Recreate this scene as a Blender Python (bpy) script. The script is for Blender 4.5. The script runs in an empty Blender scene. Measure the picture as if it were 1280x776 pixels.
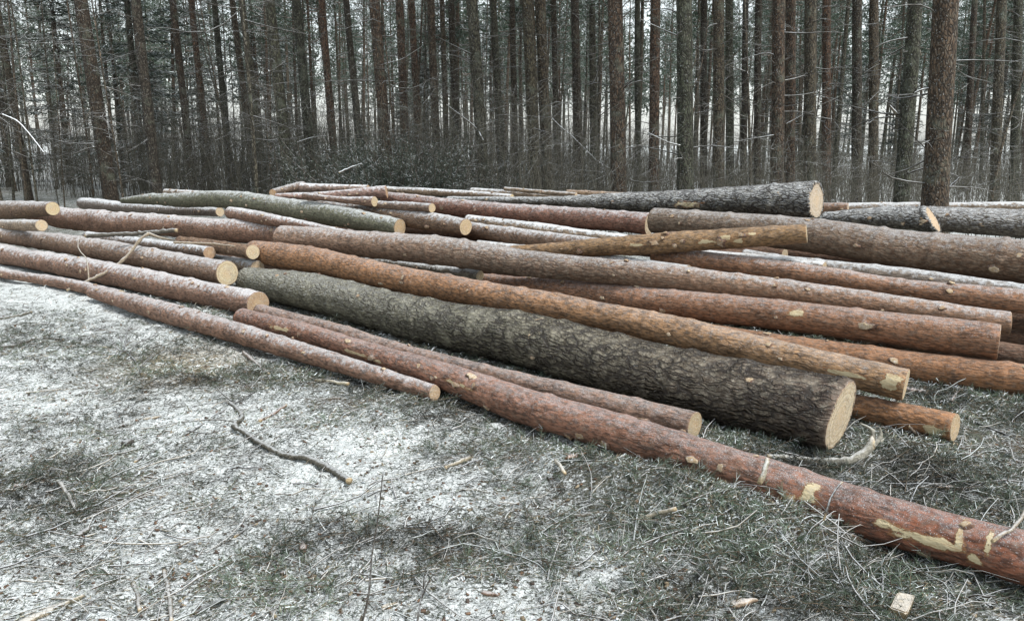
import bpy, bmesh, math, random
import numpy as np
from mathutils import Vector, Matrix
R_=math.radians
random.seed(7); RNG=np.random.default_rng(7)
S=bpy.context.scene
COL=S.collection
# ------------------------------------------------------------------ camera model
F=1000.; PITCH=R_(11.5); H=1.6
sp,cp=math.sin(PITCH),math.cos(PITCH)
def P3(px,py,d):
    u=(np.asarray(px,float)-640)/F; v=-(np.asarray(py,float)-388)/F
    return np.stack([u*d, d*(cp+v*sp), H+d*(-sp+v*cp)],-1)
def gdep(py,z=0.): return (H-z)/(sp+(np.asarray(py,float)-388)/F*cp)
def proj(p):
    p=np.asarray(p); d=p[...,1]*cp-(p[...,2]-H)*sp
    return 640+F*p[...,0]/d, 388-F*(p[...,1]*sp+(p[...,2]-H)*cp)/d, d
# ------------------------------------------------------------------ noise
def _h(ix,iy,iz,seed):
    ix=np.asarray(ix);
    n=(ix*374761393+iy*668265263+iz*1442695041+np.int64(int(seed)%4096)*974634777)&0xffffffff
    n=((n^(n>>13))*1274126177)&0xffffffff
    n=((n^(n>>15))*1540483477)&0xffffffff
    return ((n^(n>>16))&0xffff)/65535.
def vnoise(p,seed=0):
    p=np.asarray(p,float); i=np.floor(p).astype(np.int64); f=p-i; f=f*f*(3-2*f)
    out=0
    for dx in(0,1):
        wx=f[...,0] if dx else 1-f[...,0]
        for dy in(0,1):
            wy=f[...,1] if dy else 1-f[...,1]
            for dz in(0,1):
                wz=f[...,2] if dz else 1-f[...,2]
                out=out+wx*wy*wz*_h(i[...,0]+dx,i[...,1]+dy,i[...,2]+dz,seed)
    return out*2-1
def n2(x,y,s,seed=0):
    return vnoise(np.stack([x*s,y*s,np.zeros_like(x)+seed*3.7],-1),seed)
# ------------------------------------------------------------------ mesh helpers
def link(o,parent=None):
    COL.objects.link(o)
    if parent is not None: o.parent=parent
    return o
def mesh(name,V,quads=None,tris=None,attrs=None,mats=(),midx=None,smooth=True):
    me=bpy.data.meshes.new(name)
    V=np.ascontiguousarray(V,dtype=np.float32).reshape(-1,3)
    q=np.zeros((0,4),np.int32) if quads is None else np.asarray(quads,np.int32).reshape(-1,4)
    t=np.zeros((0,3),np.int32) if tris is None else np.asarray(tris,np.int32).reshape(-1,3)
    me.vertices.add(len(V)); me.vertices.foreach_set('co',V.ravel())
    nl=len(q)*4+len(t)*3; me.loops.add(nl)
    me.loops.foreach_set('vertex_index',np.concatenate([q.ravel(),t.ravel()]).astype(np.int32))
    me.polygons.add(len(q)+len(t))
    st=np.concatenate([np.arange(len(q))*4,len(q)*4+np.arange(len(t))*3]).astype(np.int32)
    me.polygons.foreach_set('loop_start',st)
    if smooth: me.polygons.foreach_set('use_smooth',np.ones(len(q)+len(t),bool))
    if midx is not None: me.polygons.foreach_set('material_index',np.asarray(midx,np.int32))
    for m in mats: me.materials.append(m)
    for k,a in (attrs or {}).items():
        a=np.asarray(a,np.float32)
        if a.shape[-1]==3:
            at=me.attributes.new(k,'FLOAT_VECTOR','POINT'); at.data.foreach_set('vector',a.ravel())
        else:
            at=me.attributes.new(k,'FLOAT_COLOR','POINT'); at.data.foreach_set('color',a.ravel())
    me.update(calc_edges=True)
    return me
def mobj(name,me,parent=None): return link(bpy.data.objects.new(name,me),parent)
def empty(name,loc,label=None,cat=None,group=None):
    o=bpy.data.objects.new(name,None); o.location=loc; o.empty_display_size=.1; link(o)
    return tag(o,label,cat,group)
def tag(o,label=None,cat=None,group=None,kind=None):
    if label:o['label']=label
    if cat:o['category']=cat
    if group:o['group']=group
    if kind:o['kind']=kind
    return o
def tubes(P,Rr,m=3):
    """P (n,k,3) R (n,k) -> verts, quads, per-vertex tube index"""
    P=np.asarray(P,float);Rr=np.asarray(Rr,float); n,k,_=P.shape
    d=P[:,-1]-P[:,0]; d/=np.linalg.norm(d,axis=1,keepdims=True)+1e-9
    ref=np.where(np.abs(d[:,2:3])>.8,np.array([[1.,0,0]]),np.array([[0,0,1.]]))
    a=np.cross(d,ref); a/=np.linalg.norm(a,axis=1,keepdims=True); b=np.cross(d,a)
    th=np.arange(m)*2*np.pi/m
    ring=np.cos(th)[None,:,None]*a[:,None]+np.sin(th)[None,:,None]*b[:,None]
    V=P[:,:,None]+Rr[:,:,None,None]*ring[:,None]
    i=np.arange(n)[:,None,None]*k*m; j=np.arange(k-1)[None,:,None]*m; q=np.arange(m)[None,None]
    q2=(q+1)%m
    Q=np.stack([i+j+q,i+j+q2,i+j+m+q2,i+j+m+q],-1).reshape(-1,4)
    return V.reshape(-1,3),Q,np.repeat(np.arange(n),k*m)
def blades(p,d,length,width,bend,seg=1):
    """flat tapered blades: base p (n,3), dir d (n,3)"""
    n=len(p); side=np.cross(d,RNG.normal(size=(n,3))); side/=np.linalg.norm(side,axis=1,keepdims=True)+1e-9
    L=length[:,None]; w=width[:,None]*.5
    if seg==1:
        V=np.stack([p-side*w,p+side*w,p+d*L+side*w*.35,p+d*L-side*w*.35],1); Q=np.arange(n)[:,None]*4+np.arange(4)
        return V.reshape(-1,3),Q,np.repeat(np.arange(n),4)
    up=np.array([0,0,1.]); mid=p+d*L*.55+up*(bend[:,None]*L); tip=p+d*L
    V=np.stack([p-side*w*.7,p+side*w*.7,mid+side*w,mid-side*w,tip+side*w*.25,tip-side*w*.25],1)
    b=np.arange(n)[:,None]*6
    Q=np.concatenate([b+np.array([0,1,2,3]),b+np.array([3,2,4,5])])
    return V.reshape(-1,3),Q,np.repeat(np.arange(n),6)
class Acc:
    def __init__(s): s.V=[];s.Q=[];s.C=[];s.n=0
    def add(s,V,Q,C):
        s.V.append(V);s.Q.append(Q+s.n);s.n+=len(V)
        C=np.asarray(C,float)
        if C.ndim==1:C=np.tile(C,(len(V),1))
        s.C.append(C)
    def mesh(s,name,mat,smooth=True):
        C=np.concatenate(s.C); C=np.concatenate([C,np.ones((len(C),1))],1)
        return mesh(name,np.concatenate(s.V),np.concatenate(s.Q),attrs={'col':C},mats=[mat],smooth=smooth)
# ------------------------------------------------------------------ materials
class NT:
    def __init__(s,name,disp=None):
        s.m=bpy.data.materials.new(name); s.m.use_nodes=True; s.t=s.m.node_tree; s.t.nodes.clear()
        s.out=s.n('ShaderNodeOutputMaterial'); s.b=s.n('ShaderNodeBsdfPrincipled'); s.t.links.new(s.b.outputs[0],s.out.inputs[0])
        s.b.inputs['Roughness'].default_value=.85; s.b.inputs['Specular IOR Level'].default_value=.25
        if disp: s.m.displacement_method=disp
    def n(s,t,**k):
        x=s.t.nodes.new(t)
        for a,b in k.items(): setattr(x,a,b)
        return x
    def put(s,sock,v):
        if isinstance(v,bpy.types.NodeSocket): s.t.links.new(v,sock)
        elif v is not None: sock.default_value=v
    def math(s,op,a,b=None,c=None,clamp=False):
        x=s.n('ShaderNodeMath',operation=op,use_clamp=clamp); s.put(x.inputs[0],a); s.put(x.inputs[1],b)
        if c is not None: s.put(x.inputs[2],c)
        return x.outputs[0]
    def ss(s,v,a,b,lo=0.,hi=1.):
        x=s.n('ShaderNodeMapRange',interpolation_type='SMOOTHSTEP'); s.put(x.inputs[0],v); s.put(x.inputs[1],a);s.put(x.inputs[2],b);s.put(x.inputs[3],lo);s.put(x.inputs[4],hi)
        return x.outputs[0]
    def mix(s,f,a,b,mode='MIX'):
        x=s.n('ShaderNodeMix',data_type='RGBA',blend_type=mode); s.put(x.inputs[0],f)
        for i,v in((6,a),(7,b)):
            if isinstance(v,(tuple,list)): v=(*v[:3],1)
            s.put(x.inputs[i],v)
        return x.outputs[2]
    def vmul(s,v,k):
        x=s.n('ShaderNodeVectorMath',operation='MULTIPLY'); s.put(x.inputs[0],v); x.inputs[1].default_value=k; return x.outputs[0]
    def vadd(s,v,k):
        x=s.n('ShaderNodeVectorMath',operation='ADD'); s.put(x.inputs[0],v); s.put(x.inputs[1],k); return x.outputs[0]
    def noise(s,v,scale,detail=3,rough=.55,dist=0):
        x=s.n('ShaderNodeTexNoise'); s.put(x.inputs['Vector'],v); x.inputs['Scale'].default_value=scale
        x.inputs['Detail'].default_value=detail;x.inputs['Roughness'].default_value=rough;x.inputs['Distortion'].default_value=dist
        return x
    def vor(s,v,scale,feature='F1'):
        x=s.n('ShaderNodeTexVoronoi',feature=feature); s.put(x.inputs['Vector'],v); x.inputs['Scale'].default_value=scale; return x
    def attr(s,name): return s.n('ShaderNodeAttribute',attribute_name=name)
    def coord(s,k='Object'): return s.n('ShaderNodeTexCoord').outputs[k]
    def nz(s):
        g=s.n('ShaderNodeNewGeometry'); x=s.n('ShaderNodeSeparateXYZ'); s.put(x.inputs[0],g.outputs['Normal']); return x.outputs[2]
    def bump(s,h,dist,strength=1.):
        x=s.n('ShaderNodeBump'); s.put(x.inputs['Height'],h); x.inputs['Distance'].default_value=dist;x.inputs['Strength'].default_value=strength
        s.t.links.new(x.outputs[0],s.b.inputs['Normal'])
    def sep(s,c):
        x=s.n('ShaderNodeSeparateColor'); s.put(x.inputs[0],c); return x.outputs
SNOW=(.74,.78,.81)
def mat_bark(name,disp):
    t=NT(name,'DISPLACEMENT' if disp else 'BUMP')
    co=t.attr('bk').outputs['Vector']; tint=t.attr('tint').outputs['Color']
    mk=t.sep(t.attr('mask').outputs['Color']); scar,fis,frost=mk[0],mk[1],mk[2]
    # plates and fissures of rough bark
    warp=t.noise(co,9,3).outputs['Color']; wv=t.n('ShaderNodeVectorMath',operation='MULTIPLY_ADD')
    t.put(wv.inputs[0],warp); wv.inputs[1].default_value=(.07,.07,.07); t.put(wv.inputs[2],co)
    pl=t.vor(t.vmul(wv.outputs[0],(1,1,.20)),34,'DISTANCE_TO_EDGE').outputs['Distance']
    pl2=t.vor(t.vmul(wv.outputs[0],(1,1,.35)),80,'DISTANCE_TO_EDGE').outputs['Distance']
    crack=t.ss(pl,.02,.26,1,0)
    crack2=t.math('MULTIPLY',t.ss(pl2,.0,.16,1,0),.45)
    ck=t.math('MAXIMUM',crack,crack2)
    big=t.noise(co,6,3).outputs['Fac']
    ck=t.math('MULTIPLY',ck,t.ss(big,.25,.55,.45,1.))
    thin=t.math('MULTIPLY',t.ss(t.noise(co,4.2,3,.6).outputs['Fac'],.42,.62),.42)
    ckf=t.math('MULTIPLY',ck,t.math('MAXIMUM',fis,thin))
    # thin flaky bark
    fl=t.noise(t.vmul(co,(1,1,.32)),62,6,.68).outputs['Fac']
    fl2=t.noise(t.vmul(co,(1,1,.55)),19,4,.6).outputs['Fac']
    flv=t.vor(t.vmul(wv.outputs[0],(1,1,.45)),75).outputs['Distance']
    c=t.mix(t.ss(fl,.40,.60),t.mix(.7,tint,(.022,.016,.013),'MIX'),t.mix(1.,tint,(1.25,1.25,1.25),'MULTIPLY'))
    c=t.mix(t.ss(fl2,.48,.75,0,.6),c,t.mix(1.,tint,(.62,.62,.58),'MULTIPLY'))
    c=t.mix(t.ss(fl2,.50,.26,0,.55),c,t.mix(.5,tint,(.22,.17,.125)))
    c=t.mix(t.ss(flv,.5,.95,0,.4),c,(.24,.19,.15))
    # rings of darker whorl scars around the stem
    wh=t.noise(t.vmul(co,(2.2,2.2,5.5)),1.6,3,.6).outputs['Fac']
    c=t.mix(t.ss(wh,.62,.74,0,.55),c,(.055,.042,.036))
    # fissured colours
    rough=t.mix(t.ss(t.noise(co,26,4,.65).outputs['Fac'],.35,.7),t.mix(1,tint,(.62,.62,.62),'MULTIPLY'),t.mix(.5,tint,(.40,.375,.30)))
    c=t.mix(fis,c,rough)
    c=t.mix(t.math('MULTIPLY',ckf,.93),c,(.018,.014,.012))
    # peeled wood
    sn_=t.noise(t.vmul(co,(1,1,.4)),30,5,.7).outputs['Fac']; sc=t.math('ADD',scar,t.math('MULTIPLY',t.math('SUBTRACT',t.math('ADD',fl2,sn_),1.0),1.7))
    scm=t.math('MULTIPLY',t.ss(sc,.5,.62),t.ss(scar,.02,.12))
    woodc=t.mix(t.noise(t.vmul(co,(1,1,.08)),90,3).outputs['Fac'],(.46,.36,.20),(.62,.54,.36))
    inner=t.math('MULTIPLY',t.ss(sc,.33,.46),t.ss(scar,.02,.12)); c=t.mix(t.math('MULTIPLY',inner,.85),c,(.26,.13,.06)); woodc=t.mix(t.ss(sn_,.52,.66,0,.6),woodc,(.34,.21,.11)); c=t.mix(scm,c,woodc)
    # frost caught on the upper side
    gr=t.noise(co,230,4,.75).outputs['Fac']; g2=t.noise(co,24,4,.65).outputs['Fac']
    a=t.math('MULTIPLY_ADD',t.math('SUBTRACT',g2,.5),2.1,t.nz())
    up=t.math('MULTIPLY',t.ss(a,-.15,1.1),frost)
    th=t.ss(t.math('ADD',gr,t.math('MULTIPLY_ADD',up,.39,-.22)),.5,.66)
    fm=t.math('MULTIPLY',th,t.ss(up,.02,.6,0,.8))
    fm=t.math('ADD',t.math('MULTIPLY',fm,.72),t.ss(up,.15,.95,0,.12),clamp=True)
    fm=t.math('MULTIPLY',fm,t.math('SUBTRACT',1,t.math('MULTIPLY',ckf,.8)))
    c=t.mix(fm,c,SNOW)
    # single grains everywhere
    sg=t.math('MULTIPLY',t.ss(t.noise(co,210,1,.5).outputs['Fac'],.66,.72),t.ss(t.nz(),-.3,.5,.1,.7))
    c=t.mix(t.math('MULTIPLY',sg,frost),c,SNOW)
    t.put(t.b.inputs['Base Color'],c)
    h=t.math('ADD',t.math('MULTIPLY',fl,.0035),t.math('MULTIPLY',fm,.0025))
    h=t.math('ADD',h,t.math('MULTIPLY',flv,-.0018))
    h=t.math('ADD',h,t.math('MULTIPLY',ckf,-.014 if disp else -.008))
    h=t.math('SUBTRACT',h,t.math('MULTIPLY',scm,.004))
    if disp:
        d=t.n('ShaderNodeDisplacement'); t.put(d.inputs['Height'],h); d.inputs['Midlevel'].default_value=0; d.inputs['Scale'].default_value=1.
        t.t.links.new(d.outputs[0],t.out.inputs['Displacement']); t.m.displacement_method='BOTH'
    else: t.bump(h,1.)
    return t.m
BARK=mat_bark('pine_bark',False); BARKD=mat_bark('rough_pine_bark',True)
def mat_cut():
    t=NT('sawn_wood'); co=t.attr('bk').outputs['Vector']; tint=t.attr('tint').outputs['Color']
    w=t.noise(co,7,2).outputs['Fac']
    x=t.n('ShaderNodeVectorMath',operation='LENGTH'); t.put(x.inputs[0],t.vmul(co,(1,1,0)))
    r=t.math('MULTIPLY_ADD',w,.018,x.outputs['Value'])
    ring=t.math('SINE',t.math('MULTIPLY',r,1100)); 
    rb=t.noise(None,1); t.put(rb.inputs['Vector'],None)
    cmb=t.n('ShaderNodeCombineXYZ'); t.put(cmb.inputs[0],r); rn=t.noise(cmb.outputs[0],75,3).outputs['Fac']
    c=t.mix(t.ss(ring,-.4,.9,0,.38),tint,(.42,.25,.10))
    c=t.mix(t.ss(rn,.42,.60,0,.75),c,(.36,.24,.13))
    rad=t.sep(t.attr('mask').outputs['Color'])[0]
    c=t.mix(t.ss(t.math('MULTIPLY_ADD',w,.25,rad),.42,.66,.42,0),c,(.52,.36,.20))
    c=t.mix(t.ss(rad,.93,.99,0,.8),c,(.20,.11,.06))
    d=t.noise(co,38,4,.7).outputs['Fac']; c=t.mix(t.ss(d,.54,.68,0,.65),c,(.24,.17,.11))
    st=t.noise(t.vmul(co,(1,12,1)),30,2).outputs['Fac']
    c=t.mix(t.ss(st,.45,.7,0,.22),c,(.86,.80,.66))
    an=t.n('ShaderNodeSeparateXYZ'); t.put(an.inputs[0],co); ang=t.math('ARCTAN2',an.outputs[1],an.outputs[0])
    cv=t.n('ShaderNodeCombineXYZ'); t.put(cv.inputs[0],t.math('MULTIPLY',t.math('SINE',ang),1.)); t.put(cv.inputs[1],t.math('COSINE',ang)); t.put(cv.inputs[2],t.math('MULTIPLY_ADD',rad,.5,an.outputs[2]))
    rk=t.noise(cv.outputs[0],3.2,3,.7).outputs['Fac']; crk=t.math('ABSOLUTE',t.math('SUBTRACT',rk,.5)); crk=t.math('MULTIPLY',t.ss(crk,.0,.014,1,0),t.ss(rad,.05,.3)); crk=t.math('MULTIPLY',crk,t.ss(rad,.98,.75))
    c=t.mix(t.math('MULTIPLY',crk,.75),c,(.10,.06,.035))
    gm=t.noise(co,11,4,.7).outputs['Fac']; c=t.mix(t.ss(gm,.45,.7,0,.45),c,(.36,.33,.27))
    fr=t.noise(co,95,3,.7).outputs['Fac']; c=t.mix(t.ss(fr,.57,.66,0,.5),c,SNOW)
    t.put(t.b.inputs['Base Color'],c); t.bump(t.math('ADD',st,d),.004); t.b.inputs['Roughness'].default_value=.8
    return t.m
CUT=mat_cut()
def mat_col(name,scale=60,var=.5,snow=0.,bump=.002,rough=.85,spec=.2,lo=.45,hi=.85):
    """vertex coloured material with mottling and optional snow on upward faces"""
    t=NT(name); co=t.coord(); a=t.attr('col').outputs['Color']
    n=t.noise(co,scale,4,.65).outputs['Fac']
    c=t.mix(t.ss(n,.3,.7),t.mix(1,a,(1-var,1-var,1-var),'MULTIPLY'),t.mix(.12*var,a,(.6,.6,.55)))
    if snow>0:
        m=t.math('MULTIPLY',t.ss(t.math('MULTIPLY_ADD',t.math('SUBTRACT',t.noise(co,scale*.5,3).outputs['Fac'],.5),.9,t.nz()),lo,hi),snow)
        c=t.mix(m,c,SNOW)
    t.put(t.b.inputs['Base Color'],c); t.b.inputs['Roughness'].default_value=rough; t.b.inputs['Specular IOR Level'].default_value=spec
    if bump: t.bump(n,bump)
    return t.m
TWIG=mat_col('twig_bark',90,.5,.55,.002)
STICKM=mat_col('stick_bark',110,.55,.35,.003,lo=.5,hi=1.05)
LITTER=mat_col('needle_litter',30,.35,0,0)
BRANCH=mat_col('dead_branch_bark',25,.45,.8,.003,lo=.62,hi=1.05)
LIMB=mat_col('snowy_limb',25,.45,.95,.003,lo=.2,hi=.6)
CROWN=mat_col('pine_crown',9,.4,.6,0,lo=.62,hi=1.05)
NEEDLE=mat_col('conifer_needles',4,.35,.35,0,lo=.35,hi=.9)
def mat_trunk():
    t=NT('standing_pine_bark'); co=t.coord(); a=t.attr('col').outputs['Color']
    oi=t.n('ShaderNodeObjectInfo'); rnd=oi.outputs['Random']
    off=t.n('ShaderNodeCombineXYZ'); t.put(off.inputs[0],t.math('MULTIPLY',rnd,37.)); t.put(off.inputs[2],t.math('MULTIPLY',rnd,91.))
    co=t.vadd(co,off.outputs[0])
    w=t.noise(co,5,2).outputs['Color']; wv=t.n('ShaderNodeVectorMath',operation='MULTIPLY_ADD'); t.put(wv.inputs[0],w); wv.inputs[1].default_value=(.15,.15,.15); t.put(wv.inputs[2],co)
    v=t.vor(t.vmul(wv.outputs[0],(1,1,.3)),24,'DISTANCE_TO_EDGE').outputs['Distance']
    n=t.noise(t.vmul(co,(1,1,.4)),14,5,.7).outputs['Fac']
    hue=t.math('FRACT',t.math('MULTIPLY',rnd,13.7))
    base=t.mix(hue,t.mix(1,a,(.78,.86,.80),'MULTIPLY'),t.mix(1,a,(1.15,.92,.80),'MULTIPLY'))
    c=t.mix(t.ss(n,.36,.62),t.mix(1,base,(.45,.45,.45),'MULTIPLY'),t.mix(1,base,(1.35,1.35,1.35),'MULTIPLY')); pn=t.noise(t.vmul(wv.outputs[0],(1,1,.5)),30,3,.7).outputs['Fac']; c=t.mix(t.ss(pn,.5,.64,0,.6),c,(.15,.14,.115))
    ck=t.ss(v,.02,.2,1,0)
    c=t.mix(t.math('MULTIPLY',ck,.8),c,(.018,.015,.012))
    lich=t.noise(co,3.1,4,.7).outputs['Fac']; c=t.mix(t.ss(lich,.52,.7,0,.5),c,(.13,.145,.11))
    sn=t.noise(t.vmul(co,(1,1,1.3)),33,4,.75).outputs['Fac']
    g_=t.n('ShaderNodeNewGeometry'); dt=t.n('ShaderNodeVectorMath',operation='DOT_PRODUCT'); t.put(dt.inputs[0],g_.outputs['Normal']); dt.inputs[1].default_value=(-.75,-.6,.2); sn=t.math('ADD',sn,t.math('MULTIPLY',dt.outputs['Value'],.05)); c=t.mix(t.ss(sn,.635,.70,0,.55),c,(.50,.53,.53))
    t.put(t.b.inputs['Base Color'],c); t.bump(t.math('SUBTRACT',n,ck),.012)
    return t.m
TRUNK=mat_trunk()
def mat_ground():
    t=NT('frosty_ground'); co=t.coord()
    mk=t.sep(t.attr('col').outputs['Color']); litter,sawd=mk[0],mk[1]
    rot=t.n('ShaderNodeMapping'); t.put(rot.inputs['Vector'],co); rot.inputs['Rotation'].default_value=(0,0,R_(-28)); rot.inputs['Scale'].default_value=(1,2.4,1)
    s1=t.noise(rot.outputs[0],36,5,.72,.6).outputs['Fac']
    s2=t.noise(co,90,4,.7,.8).outputs['Fac']
    s3=t.noise(co,7,4,.6).outputs['Fac']
    s4=t.noise(co,1.3,3,.6).outputs['Fac']
    v=t.math('ADD',t.math('MULTIPLY',s1,.50),t.math('MULTIPLY',s2,.38)); v=t.math('ADD',v,t.math('MULTIPLY',s3,.26)); v=t.math('ADD',v,t.math('MULTIPLY',s4,.07)); v=t.math('ADD',v,.045)
    v=t.math('SUBTRACT',v,t.math('MULTIPLY',litter,.13))
    m=t.ss(v,.515,.60)
    lc=t.mix(t.ss(t.noise(co,55,4,.7).outputs['Fac'],.35,.65),(.035,.042,.03),(.14,.138,.105))
    lc=t.mix(t.ss(t.noise(co,5,2).outputs['Fac'],.5,.7),lc,(.085,.10,.07)); lc=t.mix(t.ss(t.noise(co,2.3,4,.65).outputs['Fac'],.52,.66,0,.8),lc,(.11,.075,.045))
    sn=t.mix(t.ss(s2,.3,.7),(.47,.505,.49),(.77,.80,.80))
    c=t.mix(m,lc,sn)
    sd=t.math('MULTIPLY',sawd,t.ss(t.noise(co,60,4,.7).outputs['Fac'],.35,.6))
    c=t.mix(t.math('MULTIPLY',sd,.75),c,(.55,.43,.26))
    t.put(t.b.inputs['Base Color'],c)
    h=t.math('ADD',t.math('MULTIPLY',m,.006),t.math('MULTIPLY',s1,.014)); h=t.math('ADD',h,t.math('MULTIPLY',s2,.006))
    t.bump(h,1.); t.b.inputs['Roughness'].default_value=.9
    return t.m
GROUND=mat_ground()
# ------------------------------------------------------------------ ground
def seg_d(x,y,a,b):
    a=np.array(a[:2]);b=np.array(b[:2]);ab=b-a; t=np.clip(((x-a[0])*ab[0]+(y-a[1])*ab[1])/(ab@ab),0,1)
    return np.hypot(x-a[0]-t*ab[0],y-a[1]-t*ab[1]),t
def gp(px,py): return P3(px,py,gdep(py))
MND=(gp(700,588),gp(1010,668)); MND2=(gp(400,490),gp(560,520))
def ground_z(x,y,fine=True):
    x=np.asarray(x,float);y=np.asarray(y,float)
    r=np.hypot(x,y)
    z=.022*n2(x,y,1.3,3)+.05*n2(x,y,.25,4)*np.clip((r-9)/12,0,1)
    z=z+.016*n2(x,y,5,5)+.013*n2(x,y,13,6)
    if fine: z=z+.010*n2(x,y,30,7)
    z=z-.02
    d,_=seg_d(x,y,*MND); z=z+.115*np.exp(-(d/.19)**2)
    d,_=seg_d(x,y,*MND2); z=z+.03*np.exp(-(d/.2)**2)
    z=z+np.clip((r-60)/200,0,1)**2*6*(n2(x,y,.006,9)*.5+.4)
    return z
def ground():
    def warp(n,near,far,dens):
        t=np.linspace(-1,1,n); return np.sign(t)*(near*np.abs(t)+far*np.abs(t)**dens)
    gx=warp(620,4.6,600,9); gy=warp(760,5.6,700,9)+4.4
    X,Y=np.meshgrid(gx,gy); Z=ground_z(X,Y)
    V=np.stack([X,Y,Z],-1).reshape(-1,3); a,b=len(gy),len(gx)
    i=np.arange(a-1)[:,None]*b+np.arange(b-1)
    Q=np.stack([i,i+1,i+b+1,i+b],-1).reshape(-1,4)
    lit,saw=lit_map(X.ravel(),Y.ravel())
    C=np.stack([lit,saw,lit*0,lit*0+1],-1)
    o=mobj('ground',mesh('ground',V,Q,attrs={'col':C},mats=[GROUND])); tag(o,kind='structure')
def lit_map(x,y):
    u,v,d=proj(np.stack([x,y,x*0],-1)); near=(y>.8)
    n=n2(x,y,1.1,21)*.5+n2(x,y,3.1,22)*.35
    l=np.zeros_like(x)+.30
    def blob(cx,cy,rx,ry,w):
        c=gp(cx,cy); dd=np.hypot((x-c[0])/rx,(y-c[1])/ry); return w*np.exp(-dd**2*1.)
    l=l+blob(960,650,.8,.42,.95)+blob(850,600,.55,.25,.6)+blob(500,505,.75,.35,.65)+blob(330,470,.9,.4,.5)+blob(1130,560,.7,.5,.9)+blob(1190,500,.6,.6,.7)
    l=l+blob(800,760,.35,.25,.35)+blob(1150,745,.5,.25,.7)+blob(180,455,1.0,.5,.4)+blob(60,400,.9,.7,.3)+blob(150,600,1.1,.6,.12)+blob(120,430,1.6,.6,.28)+blob(560,690,.3,.2,.3)+blob(110,620,.22,.18,.28)+blob(20,590,.3,.2,.5)+blob(470,660,.25,.15,.25)+blob(280,720,.35,.15,.3)+blob(650,700,.3,.15,.3)+blob(640,560,.5,.2,.35)
    q=x*math.cos(R_(48))+y*math.sin(R_(48)); l=l+.55*np.clip((q-3.4)/.5,0,1)*np.clip((14-q)/3,0,1)   # below the pile
    l=l+.05*np.clip((np.hypot(x,y)-12)/5,0,1)
    l=np.clip(l+n*.35,0,1)
    c=gp(232,448); saw=np.exp(-(((x-c[0])/.45)**2+((y-c[1])/.55)**2))*.9
    return l,saw
ground()

EXPO=0.74
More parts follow.
